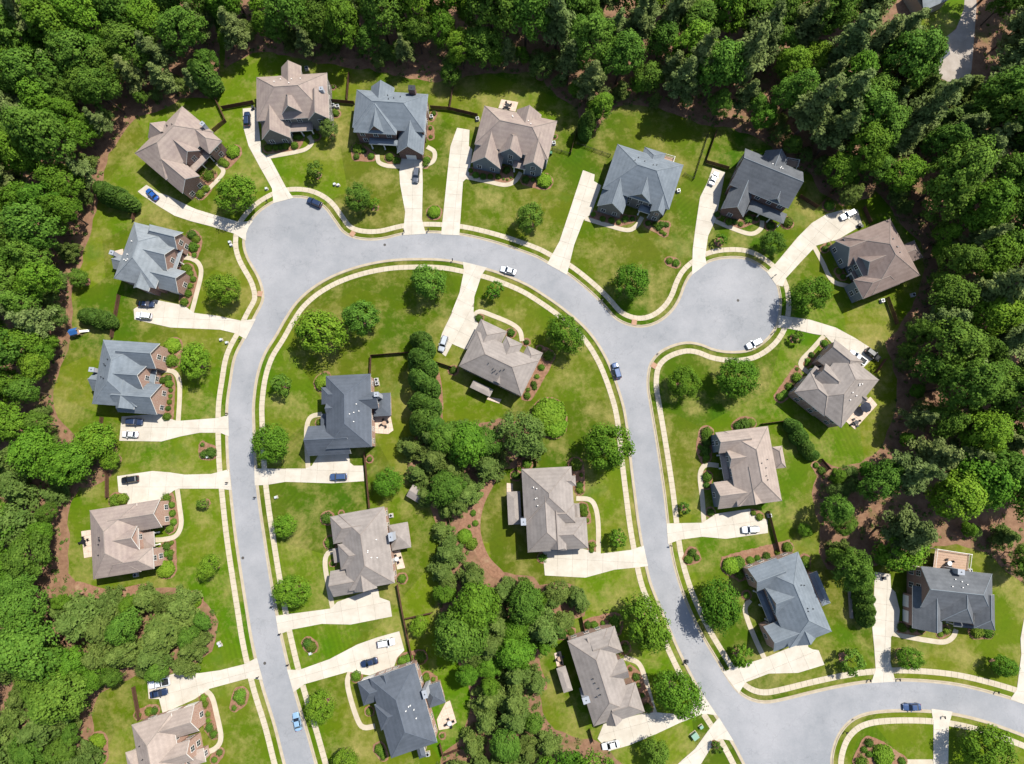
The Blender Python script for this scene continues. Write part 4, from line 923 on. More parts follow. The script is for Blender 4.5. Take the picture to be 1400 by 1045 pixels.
for nm, dm, seed in (('left', 5.4, 3), ('top', 5.5, 4), ('middle', 4.7, 6)):
    w = WOODW[nm]
    for p in sample_wood(w, 9000, dm, seed, clear) + (sample_wood([P(1190, 60), P(1262, 60), P(1270, 130), P(1330, 135), P(1318, 185), P(1238, 198)], 900, 4.4, 31) if nm == 'top' else []):
        e = seg_dist(p, w); px, py = pix(p); q = wr.random()
        if nm == 'left':
            if py > 790: kind = 'low_pine' if q < .66 else ('forest_maple' if q < .85 else 'forest')
            elif py > 560: kind = 'forest' if q < .4 else ('low_pine' if q < .62 else 'forest_maple')
            else: kind = 'forest' if q < .5 else ('forest_maple' if q < .75 else ('forest_bright' if q < .87 else 'pine'))
        elif nm == 'top':
            if px > 1120 and py > 100: kind = 'forest' if q < .42 else ('forest_bright' if q < .55 else ('pine' if q < .86 else 'forest_maple'))
            else: kind = 'pine' if q < .48 else ('forest' if q < .78 else ('forest_bright' if q < .9 else 'forest_maple'))
            if px > 1080 and 600 < py and px < 1180 and q > .8: continue
            if 1200 < px < 1400 and py > 690 and q > .2: continue
            if 1140 < px < 1215 and py > 745: continue
        else:
            kind = 'low_pine' if q < .72 else ('forest_maple' if q < .8 else 'forest')
            if e < 4 and q > .75: continue
        if in_poly(p, clear): kind = 'low_pine'
        sz = wr.uniform(.75, 1.36) * (.86 if nm == 'middle' else 1) * (.75 if in_poly(p, clear) else 1) * (.8 if e < 4 else 1)
        R0 = KINDS[kind][1]
        zsc = wr.uniform(.85, 1.15) * (.8 if nm == 'middle' or py > 560 and nm == 'left' else 1)
        ph = {'forest': 'dark green broadleaf', 'forest_bright': 'yellow-green broadleaf', 'forest_maple': 'mid-green broadleaf', 'pine': 'tall grey-green pine', 'low_pine': 'bushy olive pine'}[kind]
        plant_tree(kind, p, R0 * sz, ph + ' in the ' + nm + ' woods', zsc, 'pine_tree' if 'pine' in kind else 'broadleaf_tree')
WPTS = [t[2] for t in PLANTS]
for nm, n_, seed in (('left', 40, 21), ('top', 60, 22), ('middle', 14, 23)):
    w = WOODW[nm]; rs_ = random.Random(seed); k = 0
    for _ in range(6000):
        if k >= n_: break
        i = rs_.randrange(len(w)); p = w[i] + Vector((rs_.uniform(-5, 5), rs_.uniform(-5, 5), 0)); px, py = pix(p)
        if not (0 < px < 1400 and 0 < py < 1045) or not in_poly(p, w) or seg_dist(p, w) < 1.2: continue
        if any((p - q).length < 2.6 for q in WPTS) or on_drive(p, 2) or any(in_poly(p, f) or seg_dist(p, f) < 2.5 for f in FOOT if (f[0] - p).length < 30) or in_poly(p, clear): continue
        if nm == 'middle' and px > 635 and 640 < py < 790: continue
        k += 1; WPTS.append(p); kd = rs_.choice(['forest', 'forest_maple', 'low_pine', 'olive'])
        plant_tree(kd, p, rs_.uniform(1.7, 3.0), 'young ' + {'forest': 'dark', 'forest_maple': 'green', 'low_pine': 'pine', 'olive': 'olive'}[kd] + ' tree in the ' + nm + ' woods', rs_.uniform(.8, 1.1), 'young_tree')
# undergrowth and leaf litter growth on the woodland floors: nobody could count it
ur = np.random.RandomState(77); up, un, us, ut = [], [], [], []; urr = random.Random(78)
for nm, w in WOODW.items():
    xs = [p.x for p in w]; ys = [p.y for p in w]; k = 0; tries = 0
    while k < {'left': 1300, 'top': 1900, 'middle': 520}[nm] and tries < 30000:
        tries += 1; p = Vector((urr.uniform(max(min(xs), -160), min(max(xs), 165)), urr.uniform(max(min(ys), -110), min(max(ys), 160)), 0))
        if not in_poly(p, w) or in_poly(p, clear): continue
        e = seg_dist(p, w)
        if e > 9 and urr.random() < .6: continue
        if nm == 'middle' and pix(p)[0] > 640 and 650 < pix(p)[1] < 790 and e < 3: continue
        k += 1; m = urr.randint(14, 34); r = urr.uniform(.3, 1.1); d = sphere_pts(ur, m); d[:, 2] = np.abs(d[:, 2])
        up.append(np.array([p.x, p.y, .05]) + d * np.array([r, r, r * .7]) * (ur.rand(m) ** .4)[:, None]); un.append(d + np.array([0, 0, .6])); us.append(ur.uniform(.2, .45, m)); ut.append(np.clip(urr.random() + ur.normal(0, .2, m), 0, 1))
o = bpy.data.objects.new('undergrowth', cards('undergrowth', np.concatenate(up), np.concatenate(un), np.concatenate(us), np.concatenate(ut), 'leaf olive', .5, 5)); COL.objects.link(o); tag(o, 'low leafy undergrowth scattered over the woodland floors', 'undergrowth', kind='stuff')
# shrubs, traced one by one: centre and radius in the enlarged photo
SHR = {
 O1: [(1215, 790, 38), (1165, 845, 25), (1190, 865, 20), (1095, 920, 36), (1035, 1005, 25), (1060, 985, 22)],
 (340, 60): [(128, 700, 32), (215, 698, 25), (180, 700, 25), (250, 690, 25), (292, 668, 28), (330, 628, 25), (310, 632, 20), (352, 630, 20), (452, 622, 28), (577, 470, 26), (545, 310, 14), (735, 700, 40), (780, 725, 22), (730, 765, 22), (830, 760, 26), (955, 765, 30), (1003, 787, 30), (1210, 785, 28), (1200, 815, 22), (1258, 470, 18), (1235, 570, 16), (1237, 630, 16), (1240, 510, 12)],
 (600, 110): [(215, 610, 18), (250, 640, 25), (300, 650, 25), (350, 650, 22), (403, 650, 22), (460, 605, 30), (590, 670, 28), (640, 672, 18), (715, 665, 54), (790, 380, 14), (465, 675, 10), (440, 670, 10), (490, 660, 10)],
 (780, 170): [(155, 608, 20), (220, 640, 22), (280, 650, 22), (328, 665, 18), (375, 640, 26), (422, 640, 18), (530, 670, 22), (580, 680, 25), (620, 680, 25), (655, 680, 20), (600, 707, 18), (620, 730, 16), (642, 745, 15), (675, 925, 25), (720, 940, 27), (1005, 605, 22), (1080, 660, 25), (1120, 660, 22), (1160, 675, 20), (1215, 640, 32), (1265, 640, 18), (1360, 685, 28)],
 (1040, 180): [(75, 635, 30), (190, 610, 40), (440, 795, 22), (465, 765, 16), (540, 940, 22), (565, 985, 20), (475, 495, 38)],
 (100, 250): [(800, 350, 35), (830, 380, 28), (785, 430, 35), (845, 430, 14), (830, 460, 12), (820, 490, 18), (765, 580, 35), (790, 615, 25), (805, 655, 22), (790, 700, 22), (775, 750, 28), (750, 810, 28)],
 (80, 420): [(750, 265, 52), (740, 360, 42), (690, 495, 24), (740, 485, 25), (745, 520, 28), (760, 565, 16), (757, 605, 16), (750, 645, 18), (742, 688, 18), (730, 745, 28), (1030, 990, 36), (985, 1000, 30), (975, 937, 16)],
 (340, 470): [(495, 262, 55), (515, 225, 32), (482, 535, 25), (820, 785, 18)],
 (560, 350): [(470, 420, 28), (690, 520, 28), (795, 585, 20), (885, 630, 18), (945, 675, 38), (897, 757, 24), (866, 820, 19), (845, 870, 22), (850, 895, 18), (805, 910, 16), (800, 950, 26), (295, 775, 28)],
 (1030, 410): [(490, 295, 26), (400, 375, 20), (375, 415, 20), (365, 440, 15), (300, 470, 14), (305, 535, 38), (250, 590, 28), (235, 640, 25), (190, 660, 30)],
 (880, 550): [(435, 210, 42), (430, 270, 35), (425, 330, 35), (430, 375, 25), (420, 400, 18), (690, 150, 45), (645, 162, 32), (735, 140, 30), (435, 510, 34), (430, 565, 22), (460, 750, 25), (748, 755, 18), (792, 782, 26), (385, 305, 16), (398, 355, 16), (1175, 430, 20), (1215, 465, 28)],
 (620, 560): [(500, 370, 32), (425, 450, 30), (835, 375, 42), (870, 445, 14), (858, 515, 26), (860, 550, 26), (880, 670, 30), (890, 705, 28), (912, 755, 14), (945, 925, 24), (940, 960, 16), (608, 1010, 28), (118, 640, 18), (133, 705, 20), (148, 775, 20), (108, 795, 12), (75, 865, 48), (120, 915, 40)],
 (80, 620): [(728, 303, 32), (750, 360, 22), (752, 410, 24), (755, 460, 24), (750, 515, 25), (375, 322, 42), (425, 310, 40), (705, 645, 28), (705, 690, 22), (755, 680, 22), (765, 610, 16), (755, 712, 18), (700, 785, 54)],
 (340, 650): [(528, 292, 38), (550, 460, 38), (570, 600, 16), (1040, 705, 28), (1345, 500, 40), (1338, 385, 20), (630, 258, 14)],
 (80, 835): [(975, 605, 24), (978, 650, 22), (1003, 710, 18), (1005, 750, 18), (1020, 800, 25), (1050, 845, 26), (1090, 970, 20), (1055, 1020, 20), (610, 690, 26), (645, 684, 24), (535, 715, 20), (245, 905, 50), (235, 965, 42), (275, 1015, 32), (1225, 585, 42), (1240, 620, 24), (1190, 665, 18), (800, 0, 55), (865, 5, 45)],
 (360, 835): [(628, 450, 32), (945, 352, 30), (985, 340, 30), (1060, 340, 36), (1100, 470, 25), (1110, 440, 15), (1155, 470, 16), (720, 690, 22), (785, 945, 30), (800, 970, 26), (815, 1000, 20), (295, 225, 30), (320, 250, 35), (1215, 855, 15)],
 (640, 835): [(640, 160, 32), (705, 155, 24), (1000, 80, 45), (1015, 130, 25), (860, 100, 25), (815, 100, 25), (915, 95, 16), (1070, 260, 32), (1105, 400, 14), (1145, 455, 25), (1160, 510, 15), (1185, 580, 16), (1222, 670, 32), (510, 170, 22)],
 (880, 720): [(335, 180, 30), (310, 225, 28), (365, 215, 20), (605, 270, 55), (665, 260, 45), (735, 240, 26), (777, 225, 20), (840, 205, 28), (912, 178, 20), (985, 155, 35), (1105, 230, 30), (1105, 270, 28), (705, 470, 22), (660, 330, 30)],
 (1120, 720): [(570, 690, 28), (640, 700, 25), (700, 705, 22), (1085, 720, 40), (1160, 720, 40), (870, 710, 25), (830, 735, 18)],
 (1120, 835): [(345, 905, 28), (310, 950, 22), (345, 980, 20), (400, 955, 28), (455, 1000, 60), (570, 1030, 25), (300, 1040, 40)],
 PX: [(593, 288, 9.5), (751, 566, 22), (740, 575, 16), (757, 580, 17), (262, 822, 10), (252, 828, 9), (246, 838, 8)],
}
BEDS = []
for org, lst in SHR.items():
    cl = []
    for (x, y, r) in lst:
        s_ = (org[2] if len(org) > 2 else ZS); rm = r / s_ / 4.95; px, py = zp(org, x, y); p = P(px, py, rm * .7); p.z = 0
        # step out of any wall
        for f in FOOT:
            if (f[0] - p).length < 40:
                c = sum(f, Vector()) / 4
                for _ in range(12):
                    if in_poly(p, f) or seg_dist(p, f) < rm * .55: p = p + (p - c).normalized() * .3
        kd = 'big' if rm > 1.9 else prnd.choice(['round', 'round', 'loose', 'deep'] if rm > .7 else ['round', 'loose', 'loose'])
        ht = rm * prnd.uniform(.75, 1.0) if rm < 1.9 else rm * .75
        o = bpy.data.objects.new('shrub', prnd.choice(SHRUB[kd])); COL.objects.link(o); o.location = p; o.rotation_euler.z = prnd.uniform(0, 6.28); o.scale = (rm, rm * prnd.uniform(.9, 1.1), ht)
        ad = {'big': 'large clipped', 'round': 'rounded', 'loose': 'loose leafy', 'deep': 'deep green'}[kd]
        PLANTS.append((o, ad, p.copy(), 'shrub')); cl.append((p, rm))
    # planting beds: neighbours within reach share one
    left = list(range(len(cl)))
    while left:
        st = [left.pop()]; grp = []
        while st:
            i = st.pop(); grp.append(i)
            for j in list(left):
                if (cl[i][0] - cl[j][0]).length < cl[i][1] + cl[j][1] + 1.7: left.remove(j); st.append(j)
        BEDS.append([cl[i] for i in grp])
def hull(pts):
    pts = sorted(set((round(p.x, 3), round(p.y, 3)) for p in pts))
    def half(ps):
        h = []
        for p in ps:
            while len(h) >= 2 and (h[-1][0] - h[-2][0]) * (p[1] - h[-2][1]) - (h[-1][1] - h[-2][1]) * (p[0] - h[-2][0]) <= 0: h.pop()
            h.append(p)
        return h[:-1]
    return half(pts) + half(pts[::-1])
bz = .045
for b in BEDS:
    pts = []
    for p, r in b:
        for k in range(10): pts.append(p + Vector((math.cos(k * .628), math.sin(k * .628), 0)) * (r + .45))
    hp = smooth([Vector((x, y, 0)) for x, y in hull(pts)], closed=True, step=.8)
    hp = [p + Vector((prnd.uniform(-.12, .12), prnd.uniform(-.12, .12), 0)) for p in hp]
    g = MB(); g.prism(hp, -.04, bz); struct('mulch_bed', g, 'mulch'); bz += .0004
for p in YT:
    r = prnd.uniform(.8, 1.5); hp = [p + Vector((math.cos(k * .4488), math.sin(k * .4488), 0)) * r * prnd.uniform(.85, 1.15) for k in range(14)]
    g = MB(); g.prism(hp, -.04, bz); struct('mulch_bed', g, 'mulch'); bz += .0004

# ================================================================== CARS
def loft(g, secs, mi=0):
    """secs: list of rings with the same number of points"""
    b = len(g.v); n = len(secs[0])
    for s in secs: g.v += [tuple(p) for p in s]
    for k in range(len(secs) - 1):
        for i in range(n):
            j = (i + 1) % n; g.f.append((b + k * n + i, b + k * n + j, b + (k + 1) * n + j, b + (k + 1) * n + i)); g.m.append(mi)
    g.f.append(tuple(b + i for i in range(n))[::-1]); g.m.append(mi); g.f.append(tuple(b + (len(secs) - 1) * n + i for i in range(n))); g.m.append(mi)
def ring(x, w, zl, zt):
    return [(x, -w * .88, zl), (x, -w, zl + .14), (x, -w * .99, zt - .2), (x, -w * .9, zt - .04), (x, -w * .45, zt + .02), (x, w * .45, zt + .02), (x, w * .9, zt - .04), (x, w * .99, zt - .2), (x, w, zl + .14), (x, w * .88, zl)]
BODY = {
 'sedan': [(-2.36, .6, .42, .6), (-2.28, .74, .3, .68), (-2.0, .86, .22, .76), (-1.4, .9, .2, .86), (-.95, .91, .2, .93), (.3, .92, .2, .96), (1.5, .91, .2, .98), (2.0, .88, .24, .96), (2.26, .8, .3, .88), (2.34, .66, .42, .74)],
 'suv': [(-2.4, .66, .45, .8), (-2.3, .8, .35, .92), (-2.0, .9, .28, 1.0), (-1.2, .94, .26, 1.08), (-.9, .95, .26, 1.12), (1.2, .96, .26, 1.14), (2.1, .93, .28, 1.14), (2.32, .86, .35, 1.08), (2.4, .74, .48, .92)],
 'pickup': [(-2.8, .7, .5, .85), (-2.7, .86, .4, .98), (-2.3, .95, .34, 1.08), (-1.3, .97, .32, 1.14), (.65, .98, .32, 1.16), (.7, .98, .32, .82), (2.6, .97, .34, .82), (2.75, .92, .42, .8)]}
CABIN = {'sedan': ((-.98, 1.62, .8, .95), (-.22, .98, .62, 1.40)), 'suv': ((-1.0, 2.25, .86, 1.12), (-.4, 1.98, .68, 1.68)), 'pickup': ((-1.2, .62, .88, 1.14), (-.55, .5, .7, 1.78))}
WHEEL = {'sedan': (-1.42, 1.38, .33), 'suv': (-1.45, 1.42, .38), 'pickup': (-1.8, 1.75, .4)}
CARM = {}
def car_parts(kind):
    if kind in CARM: return CARM[kind]
    d = {}
    g = MB(); loft(g, [ring(*r) for r in BODY[kind]]); d['body'] = (g.mesh('body'), None)
    (x0, x1, w, z0), (a0, a1, aw, z1) = CABIN[kind]
    g = MB(); loft(g, [[(x0, -w, z0), (x1, -w, z0), (x1, w, z0), (x0, w, z0)], [(a0, -aw, z1), (a1, -aw, z1), (a1, aw, z1), (a0, aw, z1)]]); d['windows'] = (g.mesh('windows'), 'car glass')
    g = MB(); loft(g, [[(a0 - .06, -aw - .03, z1 - .02), (a1 + .08, -aw - .03, z1 - .02), (a1 + .08, aw + .03, z1 - .02), (a0 - .06, aw + .03, z1 - .02)], [(a0 + .1, -aw + .1, z1 + .07), (a1 - .08, -aw + .1, z1 + .07), (a1 - .08, aw - .1, z1 + .07), (a0 + .1, aw - .1, z1 + .07)]])
    for s in (-1, 1):     # pillars
        for fx, bx in ((a0, x0), (a1, x1), ((a0 + a1) / 2, (a0 + a1) / 2)): g.tube((bx, s * (w + .012), z0 - .03), (fx, s * (aw + .02), z1), .05, .045, 4)
    d['roof'] = (g.mesh('roof'), None)
    g = MB(); g.box(-.12, .12, -.12, .12, -.05, .1); d['mirror'] = (g.mesh('mirror'), None)
    g = MB(); r = WHEEL[kind][2]; g.tube((0, -.11, 0), (0, .11, 0), r, r, 16); d['tyre'] = (g.mesh('wheel'), 'tyre')
    g = MB(); g.tube((0, -.12, 0), (0, .12, 0), r * .62, r * .62, 10); d['rim'] = (g.mesh('rim'), 'rim')
    g = MB(); g.box(-.1, .1, -.2, .2, -.06, .06); d['lamp'] = (g.mesh('headlight'), 'lamp lens'); g = MB(); g.box(-.08, .08, -.17, .17, -.08, .08); d['tail'] = (g.mesh('tail_light'), 'tail lens')
    if kind == 'pickup':
        g = MB(); g.box(.72, 2.72, -.98, -.84, .7, 1.14); g.box(.72, 2.72, .84, .98, .7, 1.14); g.box(2.64, 2.78, -.84, .84, .7, 1.12); d['bed_wall'] = (g.mesh('bed_wall'), None)
        g = MB(); g.box(.72, 2.64, -.84, .84, .84, .86); d['bed_floor'] = (g.mesh('bed_floor'), 'car plastic')
    for k, (m, mt) in d.items(): m.materials.append(MATS[mt or 'paint white'])
    CARM[kind] = d; return d
def car(kind, px, py, ang, paint, label, cat='car'):
    """ang: direction of the nose in the photo, degrees clockwise from right"""
    d = car_parts(kind); p = P(px, py, .7); p.z = .085 if on_drive(p, 0) else .022
    r = empty({'pickup': 'pickup_truck', 'suv': 'parked_car', 'sedan': 'parked_car'}[kind], p, R(-ang) + math.pi, .94); tag(r, label, cat, 'cars parked on drives and along the street')
    def part(nm, key, loc=(0, 0, 0), par=r):
        o = link(nm, d[key][0], par); o.location = loc
        if d[key][1] is None: o.material_slots[0].link = 'OBJECT'; o.material_slots[0].material = MATS[paint]
        return o
    part('body', 'body'); part('windows', 'windows'); part('roof', 'roof')
    f, b, rr = WHEEL[kind]; hw = .82 if kind == 'sedan' else .86
    for x in (f, b):
        for s in (-1, 1): o = part('wheel', 'tyre', (x, s * hw, rr)); part('rim', 'rim', (0, 0, 0), o)
    x0 = BODY[kind][1][0]; x1 = BODY[kind][-2][0]; zf = BODY[kind][1][3] - .1; zb = BODY[kind][-2][3] - .12
    for s in (-1, 1):
        part('headlight', 'lamp', (x0 + .05, s * .56, zf)); part('tail_light', 'tail', (x1 + .02, s * .62, zb)); part('mirror', 'mirror', (CABIN[kind][0][0] + .45, s * (BODY[kind][4][1] + .06), CABIN[kind][0][3] + .08))
    if kind == 'pickup': part('bed_wall', 'bed_wall'); part('bed_floor', 'bed_floor')
    return r
for c in [
 ('sedan', 208, 266, 222, 'paint blue', 'bright blue car on the drive of the askew tan roofed house'),
 ('suv', 338, 163, 265, 'paint navy', 'dark navy car at the top of a drive above the left circle'),
 ('suv', 569, 240, 95, 'paint grey', 'charcoal grey car on the drive before a front garage'),
 ('suv', 430, 277, 205, 'paint navy', 'dark navy car parked against the kerb of the left circle'),
 ('sedan', 976, 244, 297, 'paint white', 'white sedan at the top of the drive by the charcoal house'),
 ('suv', 1159, 294, 155, 'paint white', 'white car on the wide drive beside the brown roofed house'),
 ('sedan', 200, 416, 2, 'paint navy', 'navy car in the shade of the grey brick house'),
 ('suv', 197, 432, 185, 'paint white', 'white car beside a navy one below the grey brick house'),
 ('suv', 184, 577, 2, 'paint navy', 'navy car nearer the wall below the far left blue-grey house'),
 ('sedan', 178, 594, 182, 'paint white', 'white sedan at the lawn edge below the far left blue-grey house'),
 ('suv', 178, 656, 172, 'paint black', 'black car alone on the drive of the lower left tan house'),
 ('suv', 463, 652, 178, 'paint steel', 'dark steel blue car on the drive below the slate house'),
 ('suv', 606, 470, 107, 'paint silver', 'silver car at the tip of the drive under the arching road'),
 ('sedan', 695, 370, 196, 'paint white', 'white sedan at the inner kerb of the arching road'),
 ('suv', 843, 507, 255, 'paint steel', 'dark blue car at the kerb facing the road junction'),
 ('suv', 1031, 470, 155, 'paint white', 'white car parked at the lower kerb of the right circle'),
 ('pickup', 1172, 489, 218, 'paint silver', 'silver pickup half hidden by the diagonal taupe roof', 'pickup'),
 ('suv', 1193, 485, 40, 'paint black', 'black car beside the fence end near the right woods'),
 ('suv', 1026, 724, 177, 'paint white', 'white car on the drive right of the right road'),
 ('pickup', 218, 934, 168, 'paint white', 'white pickup against the lower left woods', 'pickup'),
 ('sedan', 217, 948, 348, 'paint navy', 'navy car beside the white pickup at bottom left'),
 ('sedan', 505, 906, 165, 'paint navy', 'navy car in the middle of the bottom slate house drive'),
 ('suv', 528, 879, 350, 'paint white', 'white car at the upper end of the bottom slate house drive'),
 ('sedan', 406, 987, 255, 'paint pale blue', 'pale blue car standing on the left road'),
 ('sedan', 835, 1019, 168, 'paint white', 'white sedan on the drive beside the lower middle woods'),
 ('sedan', 1247, 967, 180, 'paint steel', 'blue car at the kerb of the lower right road')]: car(*c)

# ================================================================== FENCES
PICK = {}
def fence(pts, mat='fence wood', h=1.75, tone='brown wooden'):
    w = [P(*p) for p in pts]; r = empty('fence', w[0])
    pk = PICK.get((mat, h))
    if not pk:
        g = MB(); n = 14 if mat == 'fence wood' else 16; wd = .95 if mat == 'fence wood' else .25
        for i in range(n): x0 = i / n; g.box(x0 + .004, x0 + wd / n, -.02, .02, .06, h - .02 * (i % 3))
        for z in (.35, h - .35): g.box(0, 1, .02, .06, z, z + .09)
        pm = g.mesh('panel'); pm.materials.append(MATS[mat]); g = MB(); g.box(-.06, .06, -.06, .06, -.05, h + .08); qm = g.mesh('post'); qm.materials.append(MATS[mat]); pk = PICK[(mat, h)] = (pm, qm)
    for a, b in zip(w, w[1:]):
        L = (b - a).length; n = max(1, round(L / 2.4)); d = (b - a) / n; ang = math.atan2(d.y, d.x)
        for i in range(n):
            p = link('panel', pk[0], r); p.location = a + d * i - w[0]; p.scale = (d.length, 1, 1); p.rotation_euler.z = ang
            q = link('post', pk[1], r); q.location = a + d * i - w[0]; q.rotation_euler.z = ang
    q = link('post', pk[1], r); q.location = w[-1] - w[0]
    PLANTS.append((r, tone + ' fence', (w[0] + w[-1]) / 2, 'fence'))
for f in [[(296, 137), (310, 167), (293, 181)], [(305, 150), (348, 142)], [(452, 140), (485, 143)], [(475, 139), (478, 103)], [(589, 149), (615, 151), (653, 160)], [(615, 150), (620, 120)], [(780, 212), (788, 180)],
          [(964, 223), (995, 232)], [(964, 223), (979, 180)], [(1092, 270), (1116, 285), (1144, 256)], [(1179, 285), (1188, 306)], [(1211, 408), (1224, 444)], [(1208, 492), (1195, 510)], [(1040, 580), (1079, 575)], [(1121, 628), (1133, 642)],
          [(1049, 699), (1063, 754)], [(188, 284), (184, 302)], [(165, 405), (155, 462)], [(142, 571), (140, 585)], [(149, 644), (149, 680)], [(507, 511), (508, 487), (559, 483)], [(499, 619), (502, 650), (506, 694)], [(597, 496), (618, 503)],
          [(707, 648), (707, 628), (733, 628), (733, 638)], [(544, 799), (551, 838), (565, 905)], [(555, 845), (591, 837)], [(602, 1016), (606, 1031), (629, 1022)], [(795, 843), (799, 863)], [(806, 996), (811, 1013)], [(185, 938), (193, 982)], [(1221, 777), (1243, 780)], [(614, 705), (620, 745)]]: fence(f)
for f in [[(755, 205), (780, 212)], [(789, 198), (834, 214)], [(935, 239), (948, 246), (968, 183)], [(626, 153), (653, 160)]]: fence(f, 'fence black', 1.3, 'thin black metal')

# ================================================================== SMALL THINGS
def mailbox(px, py, ang=0):
    p = P(px, py); r = empty('mailbox', p, R(ang)); g = MB(); g.box(-.06, .06, -.06, .06, -.05, 1.05); g.build('post', 'metal dark', r)
    g = MB(); loft(g, [[(x, -.13, 1.05), (x, .13, 1.05), (x, .13, 1.22), (x, .07, 1.32), (x, -.07, 1.32), (x, -.13, 1.22)] for x in (-.3, .3)]); b = g.build('box', 'metal dark', r)
    g = MB(); g.box(.1, .14, .13, .15, 1.15, 1.4); g.build('flag', 'tail lens', b); PLANTS.append((r, 'black kerbside mailbox', p, 'mailbox'))
for x, y, a in [(619, 357, 90), (586, 316, 90), (823, 412, 45), (1057, 455, 40), (350, 680, 0), (373, 829, 0), (384, 866, 0), (395, 908, 0), (330, 465, 30), (1187, 929, 80), (1227, 928, 90), (1361, 945, 70), (1155, 1000, 30), (838, 515, 160), (916, 746, 170), (553, 318, 90), (366, 277, 60), (1058, 378, 40), (312, 566, 0), (312, 660, 0), (354, 925, 0), (1288, 979, 90), (936, 906, 150)]: mailbox(x, y, a)
def utility(px, py, w, d, h, mat, name, phrase, cat, rz=20):
    p = P(px, py); r = empty(name, p, R(rz)); g = MB(); g.box(-w / 2, w / 2, -d / 2, d / 2, 0, h); g.build('cabinet', mat, r)
    g = MB(); g.box(-w / 2 - .04, w / 2 + .04, -d / 2 - .04, d / 2 + .04, h, h + .06); g.build('lid', mat, r)
    g = MB(); g.box(-w / 2 - .15, w / 2 + .15, -d / 2 - .15, d / 2 + .15, -.03, .07); g.build('pad', 'kerb concrete', r); PLANTS.append((r, phrase, p, cat))
for x, y in [(365, 259), (458, 253), (463, 254), (315, 332), (317, 336), (303, 465), (311, 469), (378, 680), (300, 879), (302, 882), (285, 625), (945, 758), (425, 893)]: utility(x, y, .6, .5, .7, 'ac grey', 'utility_box', 'small grey utility box on the lawn', 'utility box')
utility(949, 1005, 1.5, 1.4, 1.1, 'utility green', 'transformer_box', 'pale green transformer box on the lawn', 'transformer', 35)
utility(958, 993, .8, .6, .8, 'utility green', 'utility_box', 'small green utility box on the lawn', 'utility box', 35)
def ac(px, py, rz=0):
    p = P(px, py); r = empty('air_conditioner', p, R(rz)); g = MB(); g.box(-.45, .45, -.45, .45, .06, .9); g.build('casing', 'ac grey', r)
    g = MB(); g.tube((0, 0, .9), (0, 0, .94), .36, .36, 14); g.build('fan_grille', 'metal dark', r); g = MB(); g.box(-.6, .6, -.6, .6, -.03, .06); g.build('pad', 'kerb concrete', r); PLANTS.append((r, 'grey boxy air conditioner', p, 'air conditioner'))
for x, y in [(456, 146), (462, 147), (757, 197), (927, 262), (515, 520), (516, 525), (1247, 404), (1205, 412), (535, 705), (590, 161), (653, 164), (187, 786), (1051, 705), (585, 1030), (1324, 780), (420, 95)]: ac(x, y, 10)
def bin_(px, py, mat, ph, rz=0):
    p = P(px, py); r = empty('wheeled_bin', p, R(rz)); g = MB(); loft(g, [[(-.24, -.24, .06), (.24, -.24, .06), (.24, .24, .06), (-.24, .24, .06)], [(-.31, -.36, 1.0), (.31, -.36, 1.0), (.31, .36, 1.0), (-.31, .36, 1.0)]]); g.build('body', mat, r)
    g = MB(); g.box(-.34, .34, -.4, .4, 1.0, 1.07); g.build('lid', mat, r); g = MB(); g.tube((-.3, -.3, .12), (.3, -.3, .12), .12, .12, 10); g.build('wheel', 'tyre', r); PLANTS.append((r, ph, p, 'wheeled bin'))
for x, y, m, ph in [(753, 211, 'bin green', 'green wheeled bin'), (1173, 309, 'bin dark', 'dark wheeled bin'), (1176, 311, 'bin dark', 'dark wheeled bin'), (938, 903, 'bin dark', 'dark wheeled bin'), (347, 149, 'bin dark', 'dark wheeled bin'), (1207, 790, 'bin dark', 'dark wheeled bin')]: bin_(x, y, m, ph)
for x, y in [(526, 335), (1009, 411), (332, 763), (362, 907), (899, 485), (1166, 985)]:
    p = P(x, y); g = MB(); g.tube((0, 0, 0), (0, 0, .034), .38, .38, 18); r = g.build('manhole_cover', 'iron'); r.location = p; PLANTS.append((r, 'round iron manhole cover in the road', p, 'manhole cover'))
# patios and decks
PAT = [G((340, 470), [(850, 495), (965, 490), (985, 590), (950, 615), (850, 608)]), G((1030, 410), [(620, 820), (690, 882), (842, 715), (795, 660), (760, 690)]), G((360, 835), [(1180, 740), (1240, 625), (1270, 610), (1315, 760), (1260, 800), (1195, 812)]),
       G((620, 560), [(362, 500), (405, 505), (405, 572), (362, 575)]), G((340, 650), [(985, 515), (1030, 510), (1065, 630), (1010, 640)]), G((80, 620), [(155, 530), (225, 520), (240, 700), (175, 712)]), G((560, 350), [(520, 975), (540, 960), (625, 975), (610, 1005)]),
       G((640, 835), [(585, 290), (630, 275), (650, 370), (605, 385)]), G((100, 250), [(265, 470), (340, 450), (345, 500), (290, 520)]), G((600, 110), [(425, 130), (540, 150), (520, 215), (405, 190)])]
for k, pl in enumerate(PAT): slabs('patio', [P(*p) for p in pl], 1.5, .11, 'patio stone')
